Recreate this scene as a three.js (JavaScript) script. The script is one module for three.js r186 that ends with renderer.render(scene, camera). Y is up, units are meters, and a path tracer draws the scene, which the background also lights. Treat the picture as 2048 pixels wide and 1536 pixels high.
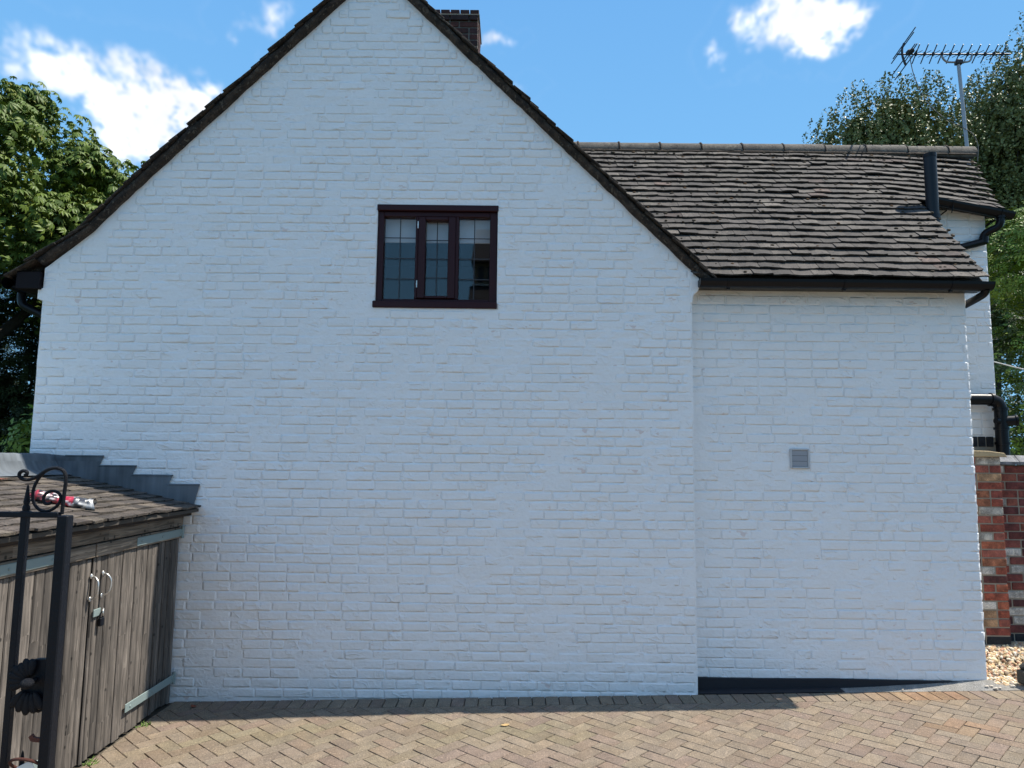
import * as THREE from 'three';
import { mergeGeometries } from 'three/addons/utils/BufferGeometryUtils.js';

// ───────── camera, sky, sun, exposure ─────────
const V = (x, y, z) => new THREE.Vector3(x, y, z);
const R = d => d * Math.PI / 180;
const scene = new THREE.Scene();
const camera = new THREE.PerspectiveCamera(56.82, 4 / 3, 0.05, 400);
camera.position.set(0, 1.84, 5.8);
camera.rotation.order = 'YXZ';
camera.rotation.set(R(6.2), 0, R(0.66));

const renderer = new THREE.WebGLRenderer({ antialias: true });
renderer.setSize(1024, 768);
renderer.toneMapping = THREE.LinearToneMapping;
renderer.toneMappingExposure = 1.5;
renderer.shadowMap.enabled = true;
renderer.shadowMap.type = THREE.PCFSoftShadowMap;

// sun: high, from the right, a little behind the wall plane
const SUN_EL = R(60.5), SUN_BACK = R(8);
const sunDir = V(Math.cos(SUN_EL) * Math.cos(SUN_BACK), Math.sin(SUN_EL), -Math.cos(SUN_EL) * Math.sin(SUN_BACK));
const sun = new THREE.DirectionalLight(new THREE.Color().setRGB(1, 0.94, 0.84), 5.0);
sun.position.copy(sunDir).multiplyScalar(40);
sun.castShadow = true;
sun.shadow.mapSize.set(4096, 4096);
Object.assign(sun.shadow.camera, { left: -16, right: 16, top: 16, bottom: -16, near: 1, far: 90 });
sun.shadow.radius = 1;
scene.add(sun, sun.target);

// seeded random and noise
function RNG(seed) {
  let a = seed >>> 0;
  const f = () => { a = (a + 0x6D2B79F5) | 0; let t = Math.imul(a ^ (a >>> 15), 1 | a); t = (t + Math.imul(t ^ (t >>> 7), 61 | t)) ^ t; return ((t ^ (t >>> 14)) >>> 0) / 4294967296; };
  f.s = (m = 1) => (f() * 2 - 1) * m;
  f.r = (lo, hi) => lo + (hi - lo) * f();
  f.pick = arr => arr[Math.floor(f() * arr.length)];
  return f;
}
const hash3 = (x, y, z) => { let h = Math.imul(x, 374761393) ^ Math.imul(y, 668265263) ^ Math.imul(z, 2147483647 - 1274126177); h = Math.imul(h ^ (h >>> 13), 1274126177); return ((h ^ (h >>> 16)) >>> 0) / 4294967296; };
const sm = t => t * t * (3 - 2 * t);
const clamp = (v, a = 0, b = 1) => Math.min(b, Math.max(a, v));
const lerp = (a, b, t) => a + (b - a) * t;
const step = (a, b, v) => sm(clamp((v - a) / (b - a)));
function plane2(x, y, zi, per) {
  let xi = Math.floor(x), yi = Math.floor(y); const u = sm(x - xi), v = sm(y - yi); let x1 = xi + 1, y1 = yi + 1;
  if (per) { xi = ((xi % per) + per) % per; x1 = ((x1 % per) + per) % per; yi = ((yi % per) + per) % per; y1 = ((y1 % per) + per) % per; }
  const a = hash3(xi, yi, zi), b = hash3(x1, yi, zi), c = hash3(xi, y1, zi), d = hash3(x1, y1, zi), p = a + (b - a) * u;
  return p + (c + (d - c) * u - p) * v;
}
function noise(x, y, z = 0, per = 0) {
  const zi = Math.floor(z); if (z === zi) return plane2(x, y, zi, per);
  return lerp(plane2(x, y, zi, per), plane2(x, y, zi + 1, per), sm(z - zi));
}
function fbm(x, y, z = 0, oct = 4, per = 0) {
  let s = 0, a = 0.5, n = 0;
  for (let i = 0; i < oct; i++) { s += a * noise(x, y, z + i * 17, per); n += a; a *= 0.5; x *= 2; y *= 2; per *= 2; if (z) z *= 2; }
  return s / n;
}

// sky: clear blue, with the broken cumulus seen in the photograph and more of the same kind round about
function makeSky() {
  const W = 2048, H = 1024, d = new Float32Array(W * H * 4);
  const blobs = [ // azimuth from the view axis, elevation, half width, half height, weight (degrees)
    [-34.0, 25.2, 4.2, 1.5, 0.98], [-28.6, 25.0, 4.4, 2.0, 1.12], [-25.2, 24.7, 2.2, 1.6, 0.95], [-29.6, 22.6, 3.4, 1.7, 1.05], [-28.8, 21.0, 2.0, 1.0, 0.85], [-32.0, 18.6, 3.4, 1.3, 0.9],
    [22.4, 31.9, 2.3, 1.5, 1.2], [25.2, 31.2, 2.3, 1.6, 1.2], [24.2, 29.7, 1.7, 0.9, 0.95], [17.1, 30.3, 0.9, 0.9, 0.72], [19.2, 31.5, 0.7, 1.1, 0.66],
    [-1.3, 32.3, 1.5, 0.5, 0.74], [-2.3, 31.5, 0.9, 0.35, 0.68], [-20.2, 32.0, 2.2, 1.3, 0.66], [0.4, 28.9, 1.0, 0.6, 0.56], [-22.5, 29.5, 1.0, 1.0, 0.56]];
  const r = RNG(77);
  for (let k = 0; k < 92; k++) {
    const az = r.r(48, 312), el = r.r(12, 62), big = r.r(0.6, 1);
    const n = 2 + Math.floor(r() * 4); if (Math.abs(az - 180) < 26 && el < 36) continue;
    for (let i = 0; i < n; i++) blobs.push([(az + r.s(7) * big) - 0, el + r.s(2.2), r.r(2.5, 6.5) * big, r.r(1.3, 2.8) * big, r.r(0.8, 1.25)]);
  }
  const bl = blobs.map(([a, e, w, h, q]) => [a > 180 ? a - 360 : a, e, w, h, q]);
  for (let j = 0; j < H; j++) {
    const el = ((j + 0.5) / H - 0.5) * 180;
    const e = Math.max(el, 0);
    const t = Math.pow(clamp(e / 90), 0.62);
    // clear-air colour by elevation
    let br = lerp(0.232, 0.025, t), bg = lerp(0.505, 0.145, t), bb = lerp(0.73, 0.48, t);
    if (el < -2) { for (let i = 0; i < W; i++) { const o = (j * W + i) * 4; d[o] = br; d[o + 1] = bg; d[o + 2] = bb; d[o + 3] = 1; } continue; }
    const row = bl.filter(b => Math.abs(b[1] - el) < b[3] * 2.6);
    for (let i = 0; i < W; i++) {
      const a = ((i + 0.5) / W - 0.5) * 2 * Math.PI, dx = Math.cos(a), dz = Math.sin(a);
      const az = Math.atan2(dx, -dz) * 180 / Math.PI;
      let m = 0;
      if (row.length) {
        const ca = Math.cos(el * Math.PI / 180);
        const px = az * ca * 0.42, py = el * 0.5;
        if (!row.some(b => { let q = Math.abs(az - b[0]); if (q > 180) q = 360 - q; return q * ca < b[2] * 2.6 + 2; })) { const o = (j * W + i) * 4; d[o] = br; d[o + 1] = bg; d[o + 2] = bb; d[o + 3] = 1; continue; }
        const wx = (fbm(px * 1.1 + 9, py * 1.1, 0, 4) - 0.5) * 3.4, wy = (fbm(px * 1.1, py * 1.1 + 31, 0, 4) - 0.5) * 2.6;
        for (const b of row) {
          let da = az - b[0]; if (da > 180) da -= 360; if (da < -180) da += 360;
          const q = ((da * ca / 0.9 + wx) / b[2]) ** 2 + ((el - b[1] + wy) / b[3]) ** 2;
          if (q < 6) m += b[4] * Math.exp(-q * 0.95);
        }
        if (m > 0.02) {
          const n = fbm(px * 3.2, py * 3.2, 0, 5) * 0.62 + fbm(px * 11, py * 11 + 5, 0, 3) * 0.38;
          m = clamp((m * (-0.2 + 1.9 * n) - 0.2) * 1.2);
          m = m * m * (3 - 2 * m);
        }
      }
      const sh = 0.55 + 0.42 * fbm(az * 0.42, el * 0.6, 0, 4);
      const o = (j * W + i) * 4;
      d[o] = lerp(br, 1.07 * sh, m * 0.92); d[o + 1] = lerp(bg, 1.07 * sh, m * 0.92); d[o + 2] = lerp(bb, 1.10 * sh, m * 0.92); d[o + 3] = 1;
    }
  }
  const tex = new THREE.DataTexture(d, W, H, THREE.RGBAFormat, THREE.FloatType);
  tex.mapping = THREE.EquirectangularReflectionMapping; tex.magFilter = tex.minFilter = THREE.LinearFilter; tex.wrapS = THREE.RepeatWrapping;
  tex.needsUpdate = true;
  return tex;
}
const sky = makeSky();
scene.background = sky; scene.environment = sky;

// ───────── helpers ─────────
const taken = {};
const numbered = n => { if (!(n in taken)) { taken[n] = 0; return n; } taken[n]++; return n + '_' + String(taken[n]).padStart(3, '0'); };
function mesh(name, geo, mat, parent) { const m = new THREE.Mesh(geo, mat); m.name = name; m.castShadow = m.receiveShadow = true; if (parent) parent.add(m); return m; }
function top(o, label, category, group) { o.name = numbered(o.name); o.userData.label = label; o.userData.category = category; if (group) o.userData.group = group; scene.add(o); return o; }
function structure(o) { o.userData.kind = 'structure'; scene.add(o); return o; }
function thing(name, label, category, base) { const g = new THREE.Group(); g.name = name; g.userData.base = base; return top(g, label, category); }
// children are built in world coordinates: move the group to the thing's base and its children back
function settle(g) { const [x, y, z] = g.userData.base; delete g.userData.base; for (const c of g.children) { c.position.x -= x; c.position.y -= y; c.position.z -= z; } g.position.set(x, y, z); return g; }

class TB { // triangle collector, flat faces
  constructor() { this.p = []; }
  tri(a, b, c) { this.p.push(...a, ...b, ...c); return this; }
  quad(a, b, c, d) { return this.tri(a, b, c).tri(a, c, d); }
  geo(center) {
    const p = this.p;
    if (center) for (let i = 0; i < p.length; i += 9) {
      const ux = p[i + 3] - p[i], uy = p[i + 4] - p[i + 1], uz = p[i + 5] - p[i + 2], vx = p[i + 6] - p[i], vy = p[i + 7] - p[i + 1], vz = p[i + 8] - p[i + 2];
      const nx = uy * vz - uz * vy, ny = uz * vx - ux * vz, nz = ux * vy - uy * vx;
      const mx = (p[i] + p[i + 3] + p[i + 6]) / 3 - center[0], my = (p[i + 1] + p[i + 4] + p[i + 7]) / 3 - center[1], mz = (p[i + 2] + p[i + 5] + p[i + 8]) / 3 - center[2];
      if (nx * mx + ny * my + nz * mz < 0) for (let k = 0; k < 3; k++) { const t = p[i + 3 + k]; p[i + 3 + k] = p[i + 6 + k]; p[i + 6 + k] = t; }
    }
    const g = new THREE.BufferGeometry(); g.setAttribute('position', new THREE.Float32BufferAttribute(p, 3)); g.computeVertexNormals();
    return uvBox(g);
  }
}
// uv in metres from the dominant face direction, with an offset so that pieces differ
function uvBox(g, ou = 0, ov = 0, rot = false) {
  if (g.index) g = g.toNonIndexed();
  const p = g.attributes.position, n = g.attributes.normal, uv = new Float32Array(p.count * 2);
  for (let i = 0; i < p.count; i += 3) {
    let ax = 0, ay = 0, az = 0;
    for (let k = 0; k < 3; k++) { ax += n.getX(i + k); ay += n.getY(i + k); az += n.getZ(i + k); }
    ax = Math.abs(ax); ay = Math.abs(ay); az = Math.abs(az);
    for (let k = 0; k < 3; k++) {
      const x = p.getX(i + k), y = p.getY(i + k), z = p.getZ(i + k);
      let u, v;
      if (az >= ax && az >= ay) { u = x; v = y; } else if (ax >= ay) { u = z; v = y; } else { u = x; v = z; }
      if (rot) [u, v] = [v, u];
      uv[(i + k) * 2] = u + ou; uv[(i + k) * 2 + 1] = v + ov;
    }
  }
  g.setAttribute('uv', new THREE.BufferAttribute(uv, 2));
  return g;
}
function tint(g, c) { const n = g.attributes.position.count, a = new Float32Array(n * 3); for (let i = 0; i < n; i++) { a[i * 3] = c[0]; a[i * 3 + 1] = c[1]; a[i * 3 + 2] = c[2]; } g.setAttribute('color', new THREE.BufferAttribute(a, 3)); return g; }
function join(list) {
  const useCol = list.some(g => g.attributes.color);
  return mergeGeometries(list.map(g => {
    if (g.index) g = g.toNonIndexed();
    if (!g.attributes.normal) g.computeVertexNormals();
    if (!g.attributes.uv) g = uvBox(g);
    if (useCol && !g.attributes.color) tint(g, [1, 1, 1]);
    for (const k of Object.keys(g.attributes)) if (!['position', 'normal', 'uv', 'color'].includes(k)) g.deleteAttribute(k);
    return g;
  }));
}
// box with chamfered edges, 44 triangles
function cbox(w, h, d, c = 0.004) {
  const H = [w / 2, h / 2, d / 2], t = new TB();
  c = Math.min(c, w * 0.45, h * 0.45, d * 0.45);
  const P = (s, ax) => s.map((q, i) => q * (H[i] - (i === ax ? 0 : c)));
  for (let a = 0; a < 3; a++) { const b = (a + 1) % 3, e = (a + 2) % 3;
    for (const s of [-1, 1]) {
      const v = (x, y) => { const q = [0, 0, 0]; q[a] = s; q[b] = x; q[e] = y; return P(q, a); };
      t.quad(v(-1, -1), v(1, -1), v(1, 1), v(-1, 1));
      for (const s2 of [-1, 1]) { // edge between faces a and b
        const q = (z, ax) => { const k = [0, 0, 0]; k[a] = s; k[b] = s2; k[e] = z; return P(k, ax); };
        t.quad(q(-1, a), q(1, a), q(1, b), q(-1, b));
      }
    } }
  for (const x of [-1, 1]) for (const y of [-1, 1]) for (const z of [-1, 1]) t.tri(P([x, y, z], 0), P([x, y, z], 1), P([x, y, z], 2));
  return t.geo([0, 0, 0]);
}
const boxAt = (x0, x1, y0, y1, z0, z1, c = 0.004) => uvBox(cbox(x1 - x0, y1 - y0, z1 - z0, c).translate((x0 + x1) / 2, (y0 + y1) / 2, (z0 + z1) / 2));
const tube = (pts, r, seg = 40, rad = 10, closed = false) => new THREE.TubeGeometry(new THREE.CatmullRomCurve3(pts.map(p => V(...p)), closed, 'centripetal'), seg, r, rad, closed);
const rod = (a, b, r, r2 = r, n = 10) => { const A = V(...a), B = V(...b), L = A.distanceTo(B); const g = new THREE.CylinderGeometry(r2, r, L, n, 1); g.translate(0, L / 2, 0); g.applyQuaternion(new THREE.Quaternion().setFromUnitVectors(V(0, 1, 0), B.clone().sub(A).normalize())); return g.translate(...a); };
function extr(pts, depth, z0, holes = [], bevel = 0) { const s = new THREE.Shape(pts.map(p => new THREE.Vector2(...p))); for (const h of holes) s.holes.push(new THREE.Path(h.map(p => new THREE.Vector2(...p)))); const g = new THREE.ExtrudeGeometry(s, { depth, bevelEnabled: bevel > 0, bevelSize: bevel, bevelThickness: bevel, bevelSegments: 2, curveSegments: 8 }); g.translate(0, 0, z0); return uvBox(g); }
// parts: the nearest `limit` pieces one by one, the rest joined
const eye = camera.position;
function pieces(list, name, restName, mat, parent, limit = 300) { // list of {g, c:[x,y,z], m?}
  const s = list.map(o => ({ ...o, d: (o.c[0] - eye.x) ** 2 + (o.c[1] - eye.y) ** 2 + (o.c[2] - eye.z) ** 2 })).sort((a, b) => a.d - b.d);
  s.slice(0, limit).forEach((o, i) => mesh(i ? name + '_' + String(i).padStart(3, '0') : name, o.g, o.m || mat, parent));
  if (s.length > limit) { const r = mesh(restName, join(s.slice(limit).map(o => o.g)), mat, parent); r.userData.kind = 'stuff'; }
}

// ───────── textures and materials ─────────
function tex(size, f, { color = true, rep = 1, w = size, h = size } = {}) { // f(u,v) -> [r,g,b] in 0..1 (linear for data, sRGB for colour)
  const d = new Uint8Array(w * h * 4);
  for (let j = 0; j < h; j++) for (let i = 0; i < w; i++) { const c = f(i / w, j / h), o = (j * w + i) * 4; d[o] = clamp(c[0]) * 255; d[o + 1] = clamp(c[1]) * 255; d[o + 2] = clamp(c[2]) * 255; d[o + 3] = 255; }
  const t = new THREE.DataTexture(d, w, h); t.wrapS = t.wrapT = THREE.RepeatWrapping; t.magFilter = THREE.LinearFilter; t.minFilter = THREE.LinearMipmapLinearFilter; t.generateMipmaps = true;
  if (color) t.colorSpace = THREE.SRGBColorSpace; t.repeat.set(1 / rep, 1 / rep); t.needsUpdate = true; return t;
}
const g3 = v => [v, v, v];
const std = o => new THREE.MeshStandardMaterial(o);
const lin = (r, g, b) => new THREE.Color().setRGB(r, g, b);

// brush-painted masonry: granular brick texture under thick paint
const paintBump = tex(1024, (u, v) => {
  const w = fbm(u * 8, v * 8, 40, 2, 8) * 0.06, U = u + w, W = v + w * 0.6;
  const r1 = 1 - Math.abs(2 * noise(U * 13 + W * 13, W * 26, 3, 13) - 1), r2 = 1 - Math.abs(2 * noise(U * 26, W * 39, 9, 13) - 1), patch = step(0.42, 0.66, fbm(u * 6, v * 9, 51, 2, 3));
  const fine = fbm(u * 60, v * 75, 5, 3, 15), mid = fbm(u * 20, v * 28, 15, 2, 4);
  return g3(0.34 * Math.pow(r1, 5) * patch + 0.22 * Math.pow(r2, 4) * (0.3 + 0.7 * patch) + 0.2 * fine + 0.26 * mid);
}, { color: false, rep: 1.1 });
const paintMap = tex(1024, (u, v) => { const a = fbm(u * 9, v * 9, 0, 4, 9), s = fbm(u * 60, v * 90, 5, 3, 30), k = fbm(u * 12, v * 20, 8, 2, 4); const w = 0.955 + 0.03 * (a - 0.5); const st = step(0.72, 0.82, s) * step(0.58, 0.7, k); return [w - st * 0.06, w - st * 0.11, w - st * 0.13]; }, { rep: 2.3 });
const M = {};
M.paint = std({ color: lin(0.92, 0.915, 0.9), map: paintMap, roughness: 0.62, bumpMap: paintBump, bumpScale: 0.013 });
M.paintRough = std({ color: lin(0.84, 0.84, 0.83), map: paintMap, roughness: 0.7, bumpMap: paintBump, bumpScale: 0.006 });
const grit = tex(512, (u, v) => g3(0.5 * fbm(u * 40, v * 40, 0, 3, 40) + 0.5 * noise(u * 200, v * 200, 4, 200)), { color: false, rep: 0.4 });
const paverMap = tex(1024, (u, v) => {
  const a = fbm(u * 7, v * 7, 0, 4, 7), n = noise(u * 130, v * 130, 2, 130), n2 = noise(u * 78, v * 78, 6, 78), k = fbm(u * 3, v * 3, 11, 3, 3);
  let b = 0.8 + 0.16 * (a - 0.5) + 0.2 * (n - 0.5); b += 0.3 * step(0.84, 0.93, n2) - 0.22 * step(0.12, 0.05, n2);
  return [b + 0.03 * (k - 0.5), b, b - 0.05 * (k - 0.4)];
}, { rep: 0.55 });
M.paver = std({ color: lin(1, 1, 1), vertexColors: true, map: paverMap, roughness: 0.9, bumpMap: grit, bumpScale: 0.004 });
M.sand = std({ color: lin(0.09, 0.075, 0.055), roughness: 1, bumpMap: grit, bumpScale: 0.004 });
const tileMap = tex(1024, (u, v) => {
  const a = fbm(u * 10, v * 10, 0, 4, 10), n = noise(u * 170, v * 170, 3, 170), l = fbm(u * 26, v * 26, 9, 3, 26), k = fbm(u * 5, v * 5, 21, 3, 5), sp = fbm(u * 80, v * 80, 14, 2, 80);
  let b = 0.66 + 0.36 * (a - 0.5) + 0.2 * (n - 0.5); const lich = step(0.6, 0.72, l) * step(0.4, 0.62, k);
  let c = [b, b * 0.975, b * 0.95]; c = c.map((q, i) => lerp(q, [0.92, 0.91, 0.86][i], lich * 0.55)); if (sp > 0.76) c = c.map(q => q * 0.5); return c;
}, { rep: 0.9 });
M.tile = std({ color: lin(1, 1, 1), vertexColors: true, map: tileMap, roughness: 0.88, bumpMap: grit, bumpScale: 0.002 });
const vergeMap = tex(512, (u, v) => { const a = fbm(u * 12, v * 12, 0, 4, 12), l = fbm(u * 34, v * 34, 7, 3, 34), n = noise(u * 128, v * 128, 2, 128); const b = 0.62 + 0.7 * (a - 0.5) + 0.2 * (n - 0.5), lich = step(0.66, 0.74, l); return [lerp(b, 0.95, lich), lerp(b * 0.93, 0.94, lich), lerp(b * 0.85, 0.88, lich)]; }, { rep: 0.7 });
M.verge = std({ color: lin(0.105, 0.088, 0.075), map: vergeMap, roughness: 0.95, bumpMap: grit, bumpScale: 0.008 });
M.moss = std({ color: lin(0.035, 0.026, 0.014), roughness: 1 });
M.ridge = std({ color: lin(0.27, 0.248, 0.215), map: tileMap, roughness: 0.9, bumpMap: grit, bumpScale: 0.003 });
const phys = o => new THREE.MeshPhysicalMaterial(o);
M.blackPlastic = phys({ color: lin(0.0045, 0.005, 0.007), roughness: 0.34, specularIntensity: 0.45 });
M.iron = phys({ color: lin(0.0055, 0.0065, 0.010), roughness: 0.46, specularIntensity: 0.45, bumpMap: grit, bumpScale: 0.0012 });
M.rust = std({ color: lin(0.10, 0.03, 0.018), roughness: 0.85, bumpMap: grit, bumpScale: 0.002 });
M.plinth = std({ color: lin(0.012, 0.012, 0.016), roughness: 0.75, bumpMap: paintBump, bumpScale: 0.004 });
M.concrete = std({ color: lin(0.38, 0.36, 0.33), map: paverMap, roughness: 0.95, bumpMap: grit, bumpScale: 0.004 });
M.mahogany = phys({ color: lin(0.03, 0.0075, 0.0095), roughness: 0.42, specularIntensity: 0.45 });
const brickMap = tex(512, (u, v) => { const a = fbm(u * 14, v * 14, 0, 4, 14), n = noise(u * 150, v * 150, 4, 150), e = fbm(u * 24, v * 30, 9, 3, 24); const b = 0.74 + 0.5 * (a - 0.5) + 0.2 * (n - 0.5), w = step(0.66, 0.76, e); return [lerp(b, 0.95, w * 0.6), lerp(b, 0.95, w * 0.6), lerp(b, 0.92, w * 0.6)]; }, { rep: 0.8 });
M.brick = std({ color: lin(1.0, 1.0, 1.0), vertexColors: true, map: brickMap, roughness: 0.9, bumpMap: grit, bumpScale: 0.003 });
M.mortar = std({ color: lin(0.30, 0.26, 0.20), roughness: 1, bumpMap: grit, bumpScale: 0.006 });
M.mortarDark = std({ color: lin(0.16, 0.145, 0.125), roughness: 1, bumpMap: grit, bumpScale: 0.006 });
// grey weathered boards: grain runs along v
const woodMap = tex(1024, (u, v) => {
  const w = (fbm(u * 6, v * 3, 0, 2, 3) - 0.5) * 0.035, g = noise((u + w) * 96, v * 3, 2, 96), g2 = noise((u + w * 0.7) * 210, v * 7, 8, 210), l = fbm(u * 14, v * 4, 17, 3, 2), st = noise((u + w) * 130, v * 9, 31, 130);
  let b = 0.70 + 0.26 * (g - 0.5) + 0.2 * (g2 - 0.5) + 0.28 * (l - 0.5); if (st > 0.9) b += 0.16; if (st < 0.1) b -= 0.26; const kx = (u * 3) % 1 - 0.5, ky = (v * 2.3 + Math.floor(u * 3) * 0.37) % 1 - 0.5, kd = Math.hypot(kx * 6, ky * 9); b -= 0.34 * step(0.34, 0.1, kd);
  return [b * 1.03, b * 0.985, b * 0.94];
}, { rep: 0.9 });
const woodBump = tex(512, (u, v) => g3(noise(u * 96, v * 3, 2, 96) * 0.6 + 0.4 * noise(u * 210, v * 7, 8, 210)), { color: false, rep: 0.9 });
M.board = std({ color: lin(1, 1, 1), vertexColors: true, map: woodMap, roughness: 0.92, bumpMap: woodBump, bumpScale: 0.004 });
M.hinge = std({ color: lin(0.25, 0.315, 0.305), roughness: 0.55, metalness: 0.25, bumpMap: grit, bumpScale: 0.001 });
M.chrome = std({ color: lin(0.62, 0.62, 0.6), roughness: 0.32, metalness: 0.8 });
const leadMap = tex(512, (u, v) => { const s = noise(u * 30, v * 2, 1, 30), s2 = noise(u * 70, v * 3, 4, 70), a = fbm(u * 6, v * 6, 5, 3, 6); const b = 0.8 + 0.12 * (s - 0.5) + 0.08 * (s2 - 0.5) + 0.3 * (a - 0.5); return [b * 0.97, b, b * 1.02]; }, { rep: 0.9 });
M.lead = std({ color: lin(0.21, 0.225, 0.24), map: leadMap, roughness: 0.65 });
M.shedTile = std({ color: lin(1, 1, 1), vertexColors: true, map: tileMap, roughness: 0.95, bumpMap: grit, bumpScale: 0.003 });
M.eave = phys({ color: lin(0.008, 0.005, 0.006), roughness: 0.6, specularIntensity: 0.3 });
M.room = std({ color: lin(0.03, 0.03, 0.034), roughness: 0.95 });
M.blind = std({ color: lin(0.42, 0.44, 0.46), roughness: 0.9 });
M.glass = new THREE.MeshPhysicalMaterial({ color: lin(1, 1, 1), transmission: 1, thickness: 0, roughness: 0.02, ior: 1.52, specularIntensity: 1 });
M.came = std({ color: lin(0.05, 0.05, 0.055), roughness: 0.5, metalness: 0.4 });
M.terracotta = std({ color: lin(0.24, 0.075, 0.04), roughness: 0.85 });
M.alu = std({ color: lin(0.30, 0.31, 0.32), roughness: 0.45, metalness: 0.6 });
M.bark = std({ color: lin(0.05, 0.042, 0.034), roughness: 1, bumpMap: woodBump, bumpScale: 0.01 });
M.vent = std({ color: lin(0.30, 0.31, 0.33), roughness: 0.6 });

// ───────── ground, paving, gravel ─────────
const gy = x => 0.0046 + 0.0238 * clamp(x, -7, 7);
function sheet(x0, x1, z0, z1, nx, nz, f) { const g = new THREE.PlaneGeometry(x1 - x0, z1 - z0, nx, nz); g.rotateX(-Math.PI / 2); g.translate((x0 + x1) / 2, 0, (z0 + z1) / 2); const p = g.attributes.position; for (let i = 0; i < p.count; i++) p.setY(i, f(p.getX(i), p.getZ(i))); g.computeVertexNormals(); return uvBox(g); }
{
  const grass = tex(256, (u, v) => { const b = 0.5 + 0.6 * (fbm(u * 30, v * 30, 0, 4, 30) - 0.5); return [b * 0.8, b, b * 0.45]; }, { rep: 3 });
  M.earth = std({ color: lin(0.13, 0.15, 0.08), map: grass, roughness: 1 });
  structure(mesh('ground', sheet(-150, 150, -150, 150, 150, 150, (x, z) => gy(x) - 0.09), M.earth));
}
const herring = mesh('paving', sheet(-7, 8.2, 0.0, 9.5, 40, 4, x => gy(x) - 0.0155), M.sand); structure(herring);
{
  const rg = RNG(5), list = [];
  const tones = [[0.385, 0.297, 0.212], [0.378, 0.295, 0.212], [0.40, 0.313, 0.226], [0.35, 0.268, 0.196], [0.388, 0.306, 0.215], [0.368, 0.272, 0.20], [0.36, 0.262, 0.20]];
  const clip = (poly, a, b, c) => { // keep a*x + b*z >= c
    const out = []; for (let i = 0; i < poly.length; i++) { const P = poly[i], Q = poly[(i + 1) % poly.length], dp = a * P[0] + b * P[1] - c, dq = a * Q[0] + b * Q[1] - c; if (dp >= 0) out.push(P); if (dp * dq < 0) { const t = dp / (dp - dq); out.push([lerp(P[0], Q[0], t), lerp(P[1], Q[1], t)]); } } return out; };
  const area = p => { let s = 0; p.forEach((q, i) => { const r = p[(i + 1) % p.length]; s += q[0] * r[1] - r[0] * q[1]; }); return Math.abs(s) / 2; };
  function stone(poly) {
    if (poly.length < 3 || area(poly) < 0.0012) return;
    let cx = 0, cz = 0; for (const p of poly) { cx += p[0] / poly.length; cz += p[1] / poly.length; }
    const sc = (p, d) => { const dx = p[0] - cx, dz = p[1] - cz, L = Math.hypot(dx, dz); const k = Math.max(0.2, (L - d) / L); return [cx + dx * k, cz + dz * k]; };
    const h = rg.s(0.0014), tx = rg.s(0.008), tz = rg.s(0.008);
    const Y = (p, o) => gy(p[0]) + h + o + (p[0] - cx) * tx + (p[1] - cz) * tz;
    const pt = (p, o) => [p[0], Y(p, o), p[1]];
    const t = new TB(), n = poly.length, A = poly.map(p => pt(sc(p, 0.0075), 0)), B = poly.map(p => pt(sc(p, 0.0035), -0.004)), C = poly.map(p => pt(sc(p, 0.0032), -0.03));
    for (let i = 1; i < n - 1; i++) t.tri(A[0], A[i], A[i + 1]);
    for (let i = 0; i < n; i++) { const j = (i + 1) % n; t.quad(A[i], A[j], B[j], B[i]); t.quad(B[i], B[j], C[j], C[i]); }
    const g = uvBox(t.geo([cx, gy(cx) - 0.02, cz]), rg() * 3, rg() * 3);
    const c = rg.pick(tones), k = rg.r(0.81, 0.96); let col = c.map(q => q * k);
    const or = step(0.62, 0.75, fbm(cx * 0.9 + 3.3, cz * 1.3, 0, 2)) * step(2.3, 3.4, cx); // rust-tinted stones by the gravel
    col = [col[0] * (1 + 0.18 * or), col[1] * (1 - 0.06 * or), col[2] * (1 - 0.3 * or)];
    const ms = step(0.58, 0.72, fbm(cx * 1.1 + 8, cz * 1.4 + 2, 0, 3)) * step(1.4, 0.2, cx); // greenish algae film on some
    col = [col[0] * (1 - 0.06 * ms), col[1] * (1 - 0.02 * ms), col[2] * (1 - 0.12 * ms)];
    list.push({ g: tint(g, col), c: [cx, gy(cx), cz] });
  }
  // soldier border along the wall
  for (let x = -2.61; x < 7.5; x += 0.1035) stone([[x, 0.012], [x + 0.1, 0.012], [x + 0.1, 0.208], [x, 0.208]]);
  // herringbone at 45 degrees
  const U = 0.1015, s = Math.SQRT1_2, ox = 0.03, oz = 0.215;
  const tr = (a, b) => [ox + (a - b) * s * U, oz + (a + b) * s * U];
  for (let i = -80; i < 80; i++) for (let j = -80; j < 80; j++) {
    const m = (((i - j) % 4) + 4) % 4; let q = null;
    if (m === 0) q = [[i, j], [i + 2, j], [i + 2, j + 1], [i, j + 1]];
    if (m === 3) q = [[i, j], [i + 1, j], [i + 1, j + 2], [i, j + 2]];
    if (!q) continue;
    let p = q.map(k => tr(...k));
    if (p.every(k => k[0] < -2.62 || k[0] > 5.4 || k[1] > 3.1 || k[1] < 0.2)) continue;
    const mx = p.reduce((a, k) => a + k[0] / 4, 0), mz = p.reduce((a, k) => a + k[1] / 4, 0);
    if (mz > 3.0 || mx > 5.3) continue;
    p = clip(p, 0, 1, 0.211); p = clip(p, 1, 0, -2.616); stone(p);
  }
  pieces(list, 'paver', 'paver_field', M.paver, herring, 300);
  // the same paving carried on behind the camera
  const far = mesh('paver_field_beyond', sheet(-7, 8, 3.12, 9.5, 30, 10, x => gy(x) - 0.002), std({ color: lin(0.345, 0.267, 0.192), map: paverMap, roughness: 0.9 }), herring); far.userData.kind = 'stuff';
}
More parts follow.
